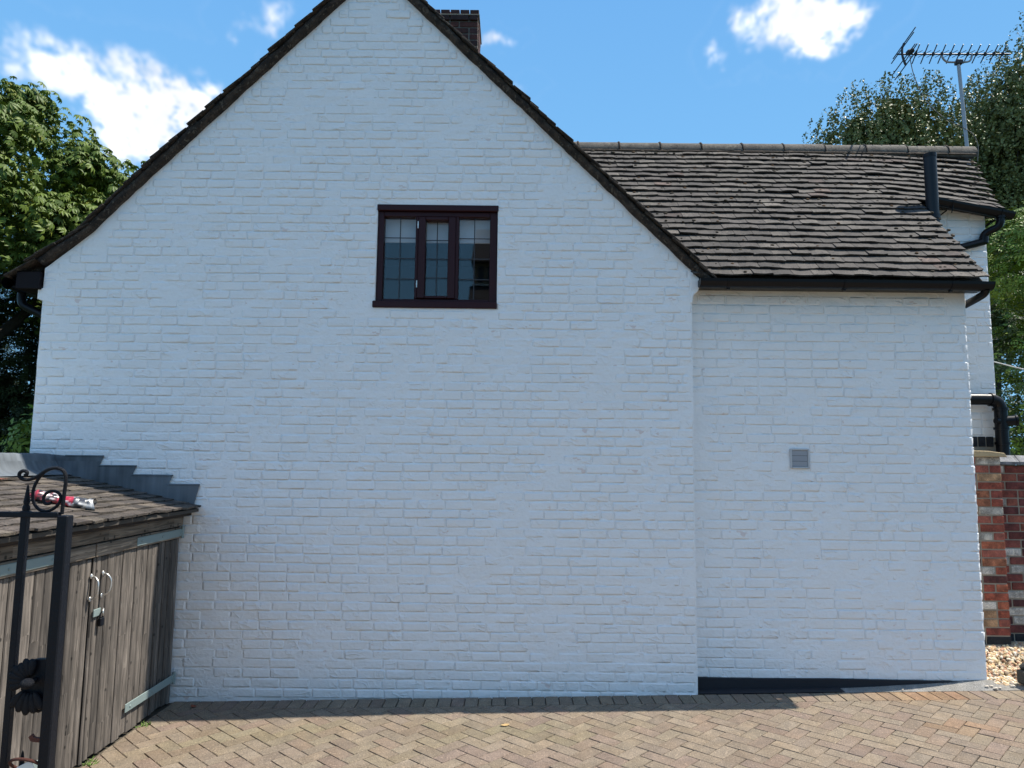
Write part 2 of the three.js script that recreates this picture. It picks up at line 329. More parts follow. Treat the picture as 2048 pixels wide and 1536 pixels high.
// concrete fillet between the border stones and the plinth, and edging of the gravel
{
  const t = [], g = sheet(2.62, 6.2, -0.125, 0.008, 60, 4, () => 0), p = g.attributes.position;
  for (let i = 0; i < p.count; i++) { const x = p.getX(i), k = clamp((0.008 - p.getZ(i)) / 0.13); const up = x < 3.84 ? lerp(0, 0.046, step(2.5, 3.84, x)) : lerp(0.046, 0.012, step(3.84, 4.0, x)); p.setY(i, gy(x) - 0.002 + up * k + 0.004 * (fbm(x * 9, p.getZ(i) * 9, 0, 3) - 0.5)); }
  g.computeVertexNormals(); structure(mesh('concrete_strip', g, M.concrete));
}
{ // gravel bed between house end and garden wall
  const gh = (x, z) => gy(3.9) + 0.012 + 0.19 * step(-0.08, -0.52, z) + 0.02 * (fbm(x * 5, z * 5, 0, 2) - 0.5);
  structure(mesh('gravel_bed', sheet(3.845, 7.5, -1.15, -0.1, 60, 30, (x, z) => gh(x, z) - 0.015), std({ color: lin(0.22, 0.15, 0.09), roughness: 1, bumpMap: grit, bumpScale: 0.01 })));
  const rg = RNG(31), G = new THREE.IcosahedronGeometry(1, 1), q = G.attributes.position; for (let i = 0; i < q.count; i++) { const k = 0.82 + 0.36 * noise(q.getX(i) * 1.7 + 5, q.getY(i) * 1.7, q.getZ(i) * 1.7 + 2); q.setXYZ(i, q.getX(i) * k, q.getY(i) * k, q.getZ(i) * k); } G.computeVertexNormals();
  const N = 5200, im = new THREE.InstancedMesh(G, std({ color: lin(1, 1, 1), roughness: 0.75 }), N), m = new THREE.Matrix4(), e = new THREE.Euler(), qt = new THREE.Quaternion();
  const cols = [[0.66, 0.50, 0.28], [0.72, 0.60, 0.40], [0.60, 0.40, 0.21], [0.66, 0.43, 0.28], [0.46, 0.36, 0.25], [0.74, 0.66, 0.52], [0.52, 0.27, 0.16], [0.36, 0.3, 0.24]];
  for (let i = 0; i < N; i++) { const x = 3.85 + Math.pow(rg(), 1.2) * 1.7, z = rg.r(-0.7, -0.085), r = rg.r(0.006, 0.0165); e.set(rg() * 6, rg() * 6, rg() * 6); m.compose(V(x, gh(x, z) - 0.008 + rg() * 0.012, z), qt.setFromEuler(e), V(r * rg.r(0.9, 1.4), r * rg.r(0.6, 0.9), r)); im.setMatrixAt(i, m); const c = rg.pick(cols), k = rg.r(0.75, 1.15); im.setColorAt(i, lin(c[0] * k, c[1] * k, c[2] * k)); }
  im.name = 'gravel'; im.castShadow = im.receiveShadow = true; top(im, 'bed of small cream and tan gravel between house corner and garden wall', 'gravel'); im.userData.kind = 'stuff';
  // strays on the concrete
  for (const [x, z, r] of [[3.78, -0.03, 0.013], [3.82, -0.035, 0.011], [3.83, 0.0, 0.014], [3.87, -0.01, 0.01], [4.0, -0.05, 0.016], [3.35, 0.003, 0.007], [3.1, -0.004, 0.006]]) { const s = mesh('pebble', G.clone().scale(r * 1.3, r * 0.7, r), std({ color: lin(0.58, 0.5, 0.4), roughness: 0.8 })); s.position.set(x, gy(x) + 0.012 + (x < 3.84 && x > 3.5 ? 0.02 * clamp(-z / 0.1) : 0), z); top(s, 'stray pale pebble on the concrete strip beside the house', 'pebble', 'stray pebbles on the concrete'); }
  const st = mesh('stone_block', cbox(0.16, 0.105, 0.13, 0.012), std({ color: lin(0.075, 0.07, 0.06), roughness: 0.95, bumpMap: grit, bumpScale: 0.01 })); st.position.set(4.155, gy(4.1) + 0.075, -0.06); st.rotation.y = 0.3; top(st, 'small dark stone block at the foot of the gravel bed', 'stone');
  const ds = G.clone(); const d2 = mesh('dark_stone', ds.scale(0.05, 0.032, 0.04), std({ color: lin(0.035, 0.033, 0.03), roughness: 0.95 })); d2.position.set(4.13, gy(4.1) + 0.152, -0.075); top(d2, 'rounded dark stone resting on the square stone block', 'stone');
}

// ───────── painted brick walls ─────────
function brickFace(w, h, rg, proud, tilt = 0.002) { // a painted brick face: nearly flat, with a narrow soft worn edge; its centre at the origin
  const ex = 1 - rg.r(0.006, 0.016) / (w / 2), ey = 1 - rg.r(0.006, 0.014) / (h / 2), us = w > 0.15 ? [-1, -ex, rg.s(0.3), ex, 1] : [-1, -ex, ex, 1], vs = [-1, -ey, ey, 1], nx = us.length - 1, ny = 3, P = [], I = [];
  const ti = rg.s(tilt), tj = 0.0008 + rg.s(tilt * 0.75), idx = (i, j) => j * (nx + 1) + i, soft = rg.r(0.3, 1.25);
  for (let j = 0; j <= ny; j++) for (let i = 0; i <= nx; i++) {
    const u = us[i], v = vs[j], eu = i === 0 || i === nx, ev = j === 0 || j === ny;
    let x = u * w / 2, y = v * h / 2, z = proud + ti * u + tj * v + rg.s(0.0005);
    if (eu) { x += rg.s(0.002); z -= 0.0018 * soft; }
    if (ev) { y += rg.s(0.0018) - (j === ny ? rg.r(0, 0.004) : 0); z -= (j === ny ? 0.0021 : 0.0009) * soft; }
    if (eu && ev) { x -= u * rg.r(0.001, 0.006); y -= v * rg.r(0.001, 0.004); }
    P.push(x, y, z);
  }
  for (let j = 0; j < ny; j++) for (let i = 0; i < nx; i++) { const a = idx(i, j), b = idx(i + 1, j), c = idx(i + 1, j + 1), d = idx(i, j + 1); I.push(a, b, c, a, c, d); }
  const ring = []; for (let i = 0; i <= nx; i++) ring.push(idx(i, 0)); for (let j = 1; j <= ny; j++) ring.push(idx(nx, j)); for (let i = nx - 1; i >= 0; i--) ring.push(idx(i, ny)); for (let j = ny - 1; j > 0; j--) ring.push(idx(0, j));
  const base = P.length / 3; for (const r of ring) P.push(P[r * 3] + Math.sign(P[r * 3]) * 0.0006, P[r * 3 + 1] + Math.sign(P[r * 3 + 1]) * 0.0006, -0.014);
  const n = ring.length; for (let k = 0; k < n; k++) { const a = ring[k], b = ring[(k + 1) % n], c = base + (k + 1) % n, d = base + k; I.push(b, a, d, b, d, c); }
  const g = new THREE.BufferGeometry(); g.setAttribute('position', new THREE.Float32BufferAttribute(P, 3)); g.setIndex(I); g.computeVertexNormals();
  return g;
}
function frontUV(g, ou = 0, ov = 0) { const p = g.attributes.position, uv = new Float32Array(p.count * 2); for (let i = 0; i < p.count; i++) { uv[i * 2] = p.getX(i) + ou + p.getZ(i) * 0.7; uv[i * 2 + 1] = p.getY(i) + ov + p.getZ(i); } g.setAttribute('uv', new THREE.BufferAttribute(uv, 2)); return g; }
// rows(y0,y1) -> [xl, xr] that the course may fill; hole [x0,x1,y0,y1]
function paintedBricks({ y0, y1, course, rows, z, hole, seed, len = 0.226, rough = 1, joint = 0.0068 }) {
  const rg = RNG(seed), out = [];
  let r = 0;
  for (let y = y0; y < y1 - course * 0.5; y += course, r++) {
    const [xl, xr] = rows(y, y + course); if (xr - xl < 0.06) continue;
    let x = xl - (r % 2 ? len * 0.5 : 0) - rg() * 0.03; if (r % 2 === 0) x = xl;
    while (x < xr - 0.02) {
      const hd = rg() < 0.17; let w = (hd ? len * 0.49 : len) * (1 + rg.s(0.035));
      let segs = [[Math.max(x, xl), Math.min(x + w, xr)]];
      if (hole && y + course > hole[2] + 0.01 && y < hole[3] - 0.01) segs = segs.flatMap(([a, b]) => { const o = []; if (a < hole[0]) o.push([a, Math.min(b, hole[0])]); if (b > hole[1]) o.push([Math.max(a, hole[1]), b]); return o; });
      for (const [a, b] of segs) {
        if (b - a < 0.035) continue;
        const cx = (a + b) / 2, cy = y + course / 2 + (noise(cx * 0.9, r * 0.35 + seed, 0) - 0.5) * 0.012;
        const proud = (0.0004 + 0.0022 * rg() * rg() + (rg() < 0.06 ? 0.0018 : 0)) * rough - (rg() < 0.15 ? 0.0018 : 0);
        const g = brickFace(b - a - joint - rg.s(0.002), course - joint - rg.s(0.0018), rg, proud);
        g.translate(cx, cy, z); frontUV(g, rg() * 4, rg() * 4); g.rotateZ(0);
        out.push({ g, c: [cx, cy, z] });
      }
      x += w;
    }
  }
  return out;
}
// bed of smeared mortar and paint between and, in places, over the bricks
function paintedBed({ xs, ys, topOf, z, hole, seed }) {
  const f = (x, y) => -0.0009 + 0.0034 * (step(0.46, 0.74, fbm(x * 2.6 + seed, y * 3.4, 0, 3))) + 0.0048 * (fbm(x * 9 + seed, y * 16, 0, 3) - 0.5) + 0.0022 * (fbm(x * 40, y * 60 + seed, 0, 2) - 0.5);
  const P = [], I = [], nx = xs.length;
  for (let j = 0; j < ys.length; j++) for (let i = 0; i < nx; i++) { const x = xs[i], y = Math.min(ys[j], topOf(x)); P.push(x, y, z + f(x, y)); }
  for (let j = 0; j < ys.length - 1; j++) for (let i = 0; i < nx - 1; i++) {
    const mx = (xs[i] + xs[i + 1]) / 2, my = (ys[j] + ys[j + 1]) / 2;
    if (ys[j] >= topOf(xs[i]) && ys[j] >= topOf(xs[i + 1])) continue;
    if (hole && mx > hole[0] && mx < hole[1] && my > hole[2] && my < hole[3]) continue;
    const a = j * nx + i, b = a + 1, c = b + nx, d = a + nx; I.push(a, b, c, a, c, d);
  }
  const g = new THREE.BufferGeometry(); g.setAttribute('position', new THREE.Float32BufferAttribute(P, 3)); g.setIndex(I); g.computeVertexNormals(); return frontUV(g);
}
const axis = (a, b, s, extra = []) => { const o = []; const n = Math.round((b - a) / s); for (let i = 0; i <= n; i++) o.push(a + (b - a) * i / n); for (const e of extra) { let k = 0; o.forEach((v, i) => { if (Math.abs(v - e) < Math.abs(o[k] - e)) k = i; }); o[k] = e; } return o; };

// ── gable house ──
const AP = [-1.225, 6.105], XL = -3.915, XR = 1.488;
const WIN = [-1.15, -0.135, 3.10, 3.982];
const rakeL = [[-3.93, 3.385], [-3.56, 3.69], [-3.25, 4.03], [AP[0], AP[1]]];
const topOf = x => { if (x >= AP[0]) return AP[1] - 0.979 * (x - AP[0]); for (let i = 0; i < 3; i++) { const [a, b] = [rakeL[i], rakeL[i + 1]]; if (x <= b[0]) return a[1] + (b[1] - a[1]) * (x - a[0]) / (b[0] - a[0]); } return AP[1]; };
const house = thing('gable_house', 'white painted brick gable house with small brown leaded window and dark tiled verges', 'house', [-1.2, 0, 0]);
{
  const holeP = [[WIN[0], WIN[2]], [WIN[1], WIN[2]], [WIN[1], WIN[3]], [WIN[0], WIN[3]]];
  const outline = [[XL, -0.12], [XR, -0.12], [XR, topOf(XR)], [AP[0], AP[1]], ...rakeL.slice(0, 3).reverse().map(p => [Math.max(p[0], XL), p[1]])];
  const body = extr(outline, 0.28, -0.3, [holeP]);
  const bed = paintedBed({ xs: axis(XL, XR, 0.02, [WIN[0], WIN[1]]), ys: axis(-0.1, 6.12, 0.019, [WIN[2], WIN[3]]), topOf, z: -0.002, hole: WIN, seed: 3 });
  const wall = mesh('wall', join([body, bed]), M.paint, house);
  const rows = (a, b) => { const t = b + 0.03; let l = XL, r = XR; r = Math.min(XR, AP[0] + (AP[1] - t) / 0.979); while (topOf(l) < t && l < AP[0]) l += 0.01; return [l + 0.004, r - 0.004]; };
  const list = paintedBricks({ y0: -0.028, y1: 6.1, course: 0.0739, rows, z: 0, hole: WIN, seed: 11 });
  pieces(list, 'brick', 'brick_field', M.paint, wall, 300);
  // other walls of the same house, and the room behind the window
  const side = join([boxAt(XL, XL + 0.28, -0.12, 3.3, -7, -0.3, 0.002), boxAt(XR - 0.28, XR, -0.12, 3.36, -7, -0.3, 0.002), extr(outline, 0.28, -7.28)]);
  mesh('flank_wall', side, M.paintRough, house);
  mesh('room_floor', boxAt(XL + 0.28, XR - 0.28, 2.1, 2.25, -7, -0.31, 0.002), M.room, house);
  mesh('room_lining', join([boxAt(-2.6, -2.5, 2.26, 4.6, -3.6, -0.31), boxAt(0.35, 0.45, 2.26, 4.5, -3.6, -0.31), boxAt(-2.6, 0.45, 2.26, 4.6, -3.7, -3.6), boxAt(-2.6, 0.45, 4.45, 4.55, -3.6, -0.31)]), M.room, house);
  // kneelers under the eaves
  mesh('kneeler', extr([[1.478, 3.17], [1.486, 3.17], [1.492, 3.215], [1.503, 3.245], [1.53, 3.262], [1.545, 3.29], [1.549, 3.335], [1.545, 3.372], [1.49, 3.42], [1.478, 3.43]], 0.2, -0.195, [], 0.006), M.paint, house);
  mesh('kneeler', extr([[XL - 0.035, 3.14], [XL + 0.1, 3.10], [XL + 0.1, 3.25], [XL - 0.035, 3.215]], 0.12, -0.12, [], 0.006), M.paint, house);
}
// roof and verges
{
  const roofTop = 0.115; // height of the tile backs above the wall rake
  const slabs = [];
  const prof = (pts, th) => { const up = pts.map(([x, y]) => [x, y + th]); return [...pts, ...up.reverse()]; };
  const left = [[-4.12, 3.285], [-3.56, 3.69], [-3.25, 4.03], [AP[0], AP[1]]], right = [[AP[0], AP[1]], [1.62, topOf(1.62)]];
  slabs.push(extr(prof(left, 0.066), 7.2, -7.25), extr(prof(right, 0.066), 7.2, -7.25));
  const roof = mesh('roof', join(slabs), M.verge, house);
  // bedding mortar along the verge: lumpy strip
  const rg = RNG(71);
  function strip(pts, sgn) {
    const L = []; let acc = 0; for (let i = 0; i < pts.length - 1; i++) { const d = Math.hypot(pts[i + 1][0] - pts[i][0], pts[i + 1][1] - pts[i][1]); L.push([acc, d, i]); acc += d; }
    const at = s => { for (const [a, d, i] of L) if (s <= a + d || i === L.length - 1) { const t = (s - a) / d; return { x: lerp(pts[i][0], pts[i + 1][0], t), y: lerp(pts[i][1], pts[i + 1][1], t), a: Math.atan2(pts[i + 1][1] - pts[i][1], pts[i + 1][0] - pts[i][0]) }; } };
    const P = [], I = [], n = Math.ceil(acc / 0.03), prf = [[-0.10, -0.004], [0.030, -0.006], [0.052, 0.010], [0.056, 0.032], [0.050, 0.052], [-0.10, 0.066]];
    for (let i = 0; i <= n; i++) { const q = at(Math.max(acc * i / n, sgn > 0 ? 0.28 : 0)), nx = -Math.sin(q.a), ny = Math.cos(q.a), s2 = ny < 0 ? -1 : 1; prf.forEach(([z, h], k) => { const w = (k > 0 && k < 5) ? 1 : 0; const zz = z + w * (0.03 * (fbm(i * 0.21, k * 0.9 + sgn * 9, 0, 3) - 0.5)), hh = h + w * 0.014 * (fbm(i * 0.33 + 40, k * 0.7 + sgn * 5, 0, 2) - 0.5); P.push(q.x + nx * s2 * hh, q.y + ny * s2 * hh, zz); }); }
    for (let i = 0; i < n; i++) for (let k = 0; k < 5; k++) { const a = i * 6 + k, b = a + 6; if (sgn > 0) I.push(a, b, b + 1, a, b + 1, a + 1); else I.push(a, b, b + 1, a, b + 1, a + 1); }
    const g = new THREE.BufferGeometry(); g.setAttribute('position', new THREE.Float32BufferAttribute(P, 3)); g.setIndex(I); g.computeVertexNormals();
    mesh('verge_mortar', uvBox(g), M.verge, roof);
    // stepped tile ends
    const gauge = 0.104, cnt = Math.floor(acc / gauge);
    for (let i = 0; i < cnt; i++) {
      const low = i * gauge; const q = at(Math.min(low + 0.08, acc - 0.01)); const dx = Math.cos(q.a), dy = Math.sin(q.a), nx = -dy * (dx < 0 ? -1 : 1), ny = Math.abs(dx);
      const g2 = cbox(0.185, 0.0145, 0.34, 0.003); const lift = rg.s(0.007), front = rg.s(0.016);
      g2.rotateZ(R(-4.6) + rg.s(0.02)); g2.translate(0.012, 0.070 + lift, -0.098 + front);
      g2.applyMatrix4(new THREE.Matrix4().makeBasis(V(dx, dy, 0), V(nx, ny, 0), V(0, 0, dx < 0 ? -1 : 1).multiplyScalar(1)));
      if (dx < 0) g2.scale(1, 1, -1), flip(g2);
      const p0 = at(low + 0.06); g2.translate(p0.x, p0.y, 0); g2.computeVertexNormals();
      mesh('verge_tile', uvBox(g2, rg() * 3, rg() * 3), M.verge, roof);
    }
  }
  function flip(g) { const p = g.attributes.position.array; for (let i = 0; i < p.length; i += 9) for (let k = 0; k < 3; k++) { const t = p[i + 3 + k]; p[i + 3 + k] = p[i + 6 + k]; p[i + 6 + k] = t; } }
  strip([[-4.15, 3.262], [-3.56, 3.69], [-3.25, 4.03], [AP[0], AP[1]]], 1);
  strip([[1.615, topOf(1.615)], [AP[0], AP[1]]], -1);
  for (let k = 0; k < 16; k++) { const g = new THREE.CylinderGeometry(0.11, 0.11, 0.44, 14, 1, false, -Math.PI * 0.55, Math.PI * 1.1); g.rotateX(Math.PI / 2); g.translate(AP[0], AP[1] + 0.075, 0.06 - 0.22 - k * 0.45); mesh('ridge_tile', uvBox(g), M.verge, roof); }
  // left eave: boxed end, gutter stub and swan neck
  mesh('eave_box', boxAt(-4.125, -3.925, 3.215, 3.36, -6.9, 0.035, 0.004), M.eave, house);
  const gut = mesh('gutter', tube([[-4.2, 3.27, 0.02], [-4.2, 3.27, -3], [-4.2, 3.27, -6.9]], 0.055, 4, 12), M.blackPlastic, house);
  mesh('downpipe', join([tube([[-4.2, 3.26, -0.16], [-4.2, 3.17, -0.16], [-4.18, 3.12, -0.16], [-3.99, 3.02, -0.16], [-3.965, 2.98, -0.16], [-3.965, 2.9, -0.16]], 0.034, 30, 12), rod([-3.965, 2.92, -0.16], [-3.965, 0.0, -0.16], 0.034)]), M.blackPlastic, gut);
}
// chimney
{
  const ch = mesh('chimney', boxAt(-0.998, -0.448, 5.4, 7.02, -2.55, -2.012, 0.003), M.mortarDark, house);
  const rg = RNG(91), c0 = [[0.10, 0.032, 0.024], [0.085, 0.03, 0.026], [0.12, 0.036, 0.026], [0.07, 0.028, 0.026]];
  let k = 0;
  for (let y = 6.42; y < 7.0; y += 0.0762, k++) { let x = -1.0 - (k % 2 ? 0.11 : 0.0); while (x < -0.46) { const w = rg() < 0.22 ? 0.108 : 0.222, a = Math.max(x, -1.0), b = Math.min(x + w, -0.442); if (b - a > 0.04) { const rect = k === 7 ? 0.02 : 0; mesh('brick', tint(uvBox(cbox(b - a - 0.012, 0.064, 0.1, 0.004).translate((a + b) / 2, y + 0.038, -2.054 + rect + rg.s(0.002)), rg() * 3, rg() * 3), rg.pick(c0).map((q => { const k = rg.r(0.8, 1.15); return e => e * k; })())), M.brick, ch); } x += w + 0.003; }
    // bricks of the sunlit flank
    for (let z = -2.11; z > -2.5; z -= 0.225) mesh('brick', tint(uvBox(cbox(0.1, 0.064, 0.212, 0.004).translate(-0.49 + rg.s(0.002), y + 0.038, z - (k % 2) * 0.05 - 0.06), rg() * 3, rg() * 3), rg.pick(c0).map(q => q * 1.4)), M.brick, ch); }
  mesh('cap_joint', boxAt(-1.02, -0.428, 7.02, 7.033, -2.58, -1.985, 0.002), M.mortar, ch);
  for (let x = -1.0; x < -0.5; x += 0.114) mesh('brick', tint(uvBox(cbox(0.104, 0.062, 0.22, 0.004).translate(x + 0.055, 7.065, -2.11), rg() * 3, rg() * 3), rg.pick(c0).map(q => q * 0.8)), M.brick, ch);
  mesh('chimney_pot', new THREE.LatheGeometry([[0.0, 0.0], [0.105, 0.0], [0.1, 0.06], [0.092, 0.1], [0.1, 0.118], [0.07, 0.128], [0.062, 0.1], [0.0, 0.1]].map(p => new THREE.Vector2(...p)), 20).translate(-0.79, 7.06, -2.27), M.terracotta, ch);
}
// window
{
  const [x0, x1, y0, y1] = WIN, w = mesh('window', join([
    boxAt(x0 + 0.002, x0 + 0.052, y0 + 0.055, y1 - 0.05, -0.11, -0.022), boxAt(x1 - 0.066, x1 - 0.002, y0 + 0.055, y1 - 0.05, -0.11, -0.022),
    boxAt(x0 + 0.0525, x1 - 0.0665, y1 - 0.092, y1 - 0.0505, -0.11, -0.024), boxAt(x0 + 0.0525, x1 - 0.0665, y0 + 0.0555, y0 + 0.078, -0.11, -0.024),
    boxAt(-0.828, -0.806, y0 + 0.0785, y1 - 0.0925, -0.11, -0.022), boxAt(-0.489, -0.463, y0 + 0.0785, y1 - 0.0925, -0.11, -0.022)]), M.mahogany, house);
  mesh('head_trim', boxAt(x0 - 0.004, x1 + 0.004, y1 - 0.049, y1 + 0.002, -0.1, 0.006), M.mahogany, w);
  mesh('sill', boxAt(x0 - 0.018, x1 + 0.002, y0 - 0.004, y0 + 0.053, -0.11, 0.016, 0.006), M.mahogany, w);
  const cz = [-0.085, -0.014];
  mesh('casement', join([boxAt(-0.805, -0.744, 3.183, 3.888, cz[0], cz[1], 0.006), boxAt(-0.553, -0.490, 3.183, 3.888, cz[0], cz[1], 0.006), boxAt(-0.7435, -0.5535, 3.857, 3.888, cz[0], cz[1], 0.006), boxAt(-0.7435, -0.5535, 3.183, 3.206, cz[0], cz[1], 0.006)]), M.mahogany, w);
  for (const [a, b, c, d] of [[-1.096, -0.829, 3.18, 3.889], [-0.742, -0.555, 3.207, 3.856], [-0.462, -0.203, 3.18, 3.889]]) {
    for (const zz of [-0.06, -0.078]) mesh('pane', new THREE.PlaneGeometry(b - a, d - c).translate((a + b) / 2, (c + d) / 2, zz), M.glass, w);
    const bars = [boxAt((a + b) / 2 - 0.004, (a + b) / 2 + 0.004, c, d, -0.059, -0.0555, 0.001)]; for (let k = 1; k < 4; k++) { const y = c + (d - c) * k / 4; bars.push(boxAt(a, b, y - 0.004, y + 0.004, -0.0588, -0.055, 0.001)); }
    mesh('lead_came', join(bars), M.came, w);
  }
  for (const y of [3.305, 3.815]) mesh('hinge', join([rod([-0.808, y - 0.03, -0.016], [-0.808, y + 0.03, -0.016], 0.005), rod([-0.808, y - 0.008, -0.015], [-0.808, y + 0.008, -0.015], 0.0065)]), M.chrome, w);
  mesh('roller_blind', join([boxAt(-1.12, -0.16, 3.70, 3.95, -0.137, -0.134, 0.001), boxAt(-1.12, -0.16, 3.695, 3.712, -0.142, -0.13, 0.003)]), M.blind, w);
}
settle(house);

// ───────── extension with tiled catslide roof ─────────
const extrX = (pts, x0, x1, bevel = 0) => uvBox(extr(pts.map(([z, y]) => [-z, y]), x1 - x0, 0, [], bevel).rotateY(Math.PI / 2).translate(x0, 0, 0)); // pts are (z, y)
const ZE = -0.12, XE = 3.842, PIT = Math.atan2(1.93, 1.79), CS = Math.cos(PIT), SN = Math.sin(PIT), EY = 3.385, EZ = 0.03, RL = 2.632;
const roofY = z => EY + (EZ - z) * SN / CS;
const sag = (x, v) => x < 3.55 ? 0 : -0.115 * ((x - 3.55) / 1.2) ** 1.7 * clamp(1.15 - (v - 1.44) / 1.35, 0, 1) * step(1.2, 1.5, v);
const ext = thing('extension', 'low white painted brick extension with dark grey catslide tile roof and black gutter', 'extension', [2.7, 0, -0.6]);
{
  const bed = paintedBed({ xs: axis(XR + 0.002, XE, 0.02), ys: axis(0.06, 3.33, 0.019), topOf: () => 9, z: ZE - 0.002, seed: 17 });
  const body = extrX([[ZE - 0.02, -0.1], [ZE - 0.02, roofY(ZE - 0.02) - 0.12], [-1.16, roofY(-1.16) - 0.12], [-1.16, -0.1]], XR, XE - 0.004);
  const wall = mesh('wall', join([bed, body]), M.paint, ext);
  const list = paintedBricks({ y0: 0.125, y1: 3.3, course: 0.0785, rows: () => [XR + 0.004, XE - 0.001], z: ZE, hole: [2.31, 2.474, 1.805, 1.972], seed: 23, len: 0.232, rough: 0.8 });
  pieces(list, 'brick', 'brick_field', M.paint, wall, 300);
  // sun-struck quoin edge of the end wall: brick ends standing uneven
  const rg = RNG(8); const q = []; for (let y = 0.125; y < 3.28; y += 0.0785) q.push(brickFace(0.3, 0.0785 - 0.008, rg, 0.002 + rg() * 0.005).rotateY(Math.PI / 2).translate(XE - 0.003 + rg() * 0.005, y + 0.039, ZE - 0.152));
  mesh('quoin_bricks', join(q.map(g => frontUV(g, rg(), rg()))), M.paint, ext);
  // tarred plinth
  const pl = extr([[XR + 0.002, -0.08], [XE - 0.02, -0.08], [XE - 0.02, 0.118], [3.2, 0.127], [2.6, 0.133], [2.0, 0.128], [XR + 0.002, 0.131]], 0.05, ZE - 0.034, [], 0.004);
  const foot = sheet(XR + 0.002, 2.64, ZE, 0.009, 40, 4, (x, z) => gy(x) + 0.004 + 0.004 * fbm(x * 9, z * 9, 0, 2) - 0.003 * step(-0.03, 0.009, z)); // tar run out to the border stones
  mesh('plinth', join([pl, foot]), M.plinth, ext);
  // vent
  const v = mesh('vent', join([boxAt(2.312, 2.326, 1.806, 1.97, ZE - 0.02, ZE + 0.018), boxAt(2.458, 2.472, 1.806, 1.97, ZE - 0.02, ZE + 0.015), boxAt(2.3265, 2.4575, 1.957, 1.971, ZE - 0.02, ZE + 0.015), boxAt(2.3265, 2.4575, 1.806, 1.82, ZE - 0.02, ZE + 0.02)]), std({ color: lin(0.5, 0.5, 0.5), roughness: 0.6 }), ext);
  mesh('vent_back', boxAt(2.327, 2.457, 1.821, 1.956, ZE - 0.015, ZE + 0.003, 0.001), M.blackPlastic, v);
  for (let k = 0; k < 3; k++) mesh('slat', cbox(0.129, 0.0435, 0.005, 0.0015).translate(2.392, 1.8435 + k * 0.0455, ZE + 0.006), M.vent, v);
  // roof
  const deckP = (a, b, lo, hi) => [[EZ - a * CS - SN * lo, EY + a * SN - CS * lo], [EZ - b * CS - SN * lo, EY + b * SN - CS * lo], [EZ - b * CS - SN * hi, EY + b * SN - CS * hi], [EZ - a * CS - SN * hi, EY + a * SN - CS * hi]].reverse();
  const deck = mesh('roof', join([extrX(deckP(0.03, RL, 0.03, 0.1), 0.1, 3.93), extrX(deckP(1.5, RL, 0.16, 0.22), 3.93, 4.86), extrX([[-1.72, 5.22], [-3.4, 3.5], [-3.4, 3.4], [-1.76, 5.1]], 0.0, 5.0)]), M.verge, ext);
  const tiles = [], tr = RNG(101), gauge = 0.1095, NR = 24;
  const base = [[0.128, 0.115, 0.105], [0.152, 0.137, 0.123], [0.10, 0.091, 0.085], [0.195, 0.178, 0.158], [0.132, 0.118, 0.108], [0.112, 0.103, 0.096]];
  const mat = new THREE.Matrix4().makeBasis(V(1, 0, 0), V(0, SN, -CS), V(0, CS, SN)).setPosition(0, EY, EZ);
  function tileGeo(w, L, rg, tail = 0.034, fall = 0.175) { // top sheet, tail face and sides; tail at v = 0, local n up
    const t = 0.016, lift = rg() < 0.16 ? rg.r(0.004, 0.014) : rg.r(0, 0.005), cam = rg.s(0.006), skew = rg.s(0.008), P = (i, j, dn) => { const u = (i / 4 - 0.5) * w, vv = j / 2 * L, e = i / 2 - 1; return [u, vv + (j === 0 ? rg0[i] + skew * e : 0), tail + lift * (1 - j / 2) - vv * fall + cam * (1 - e * e) * (1 - j * 0.35) - dn]; };
    const rg0 = [0, 1, 2, 3, 4].map(() => rg.s(0.0035));
    const Q = [], I = []; const add = p => { Q.push(...p); return Q.length / 3 - 1; };
    const T = []; for (let j = 0; j < 3; j++) { T.push([]); for (let i = 0; i < 5; i++) T[j].push(add(P(i, j, j === 0 ? 0.0015 : 0))); }
    for (let j = 0; j < 2; j++) for (let i = 0; i < 4; i++) I.push(T[j][i], T[j][i + 1], T[j + 1][i + 1], T[j][i], T[j + 1][i + 1], T[j + 1][i]);
    const a = [], b = []; for (let i = 0; i < 5; i++) { a.push(add(P(i, 0, 0.0015))); b.push(add(P(i, 0, t))); }
    for (let i = 0; i < 4; i++) I.push(b[i], b[i + 1], a[i + 1], b[i], a[i + 1], a[i]);
    for (const i of [0, 4]) { const c = [add(P(i, 0, 0.0015)), add(P(i, 2, 0)), add(P(i, 2, t)), add(P(i, 0, t))]; if (i === 4) I.push(c[0], c[3], c[2], c[0], c[2], c[1]); else I.push(c[0], c[1], c[2], c[0], c[2], c[3]); }
    const g = new THREE.BufferGeometry(); g.setAttribute('position', new THREE.Float32BufferAttribute(Q, 3)); g.setIndex(I); g.computeVertexNormals();
    const uv = new Float32Array(Q.length / 3 * 2), ou = rg() * 5, ov = rg() * 5; for (let i = 0; i < uv.length / 2; i++) { uv[i * 2] = Q[i * 3] + ou; uv[i * 2 + 1] = Q[i * 3 + 1] + ov + Q[i * 3 + 2]; } g.setAttribute('uv', new THREE.BufferAttribute(uv, 2));
    return g;
  }
  var makeTile = tileGeo;
  const mossSpots = [];
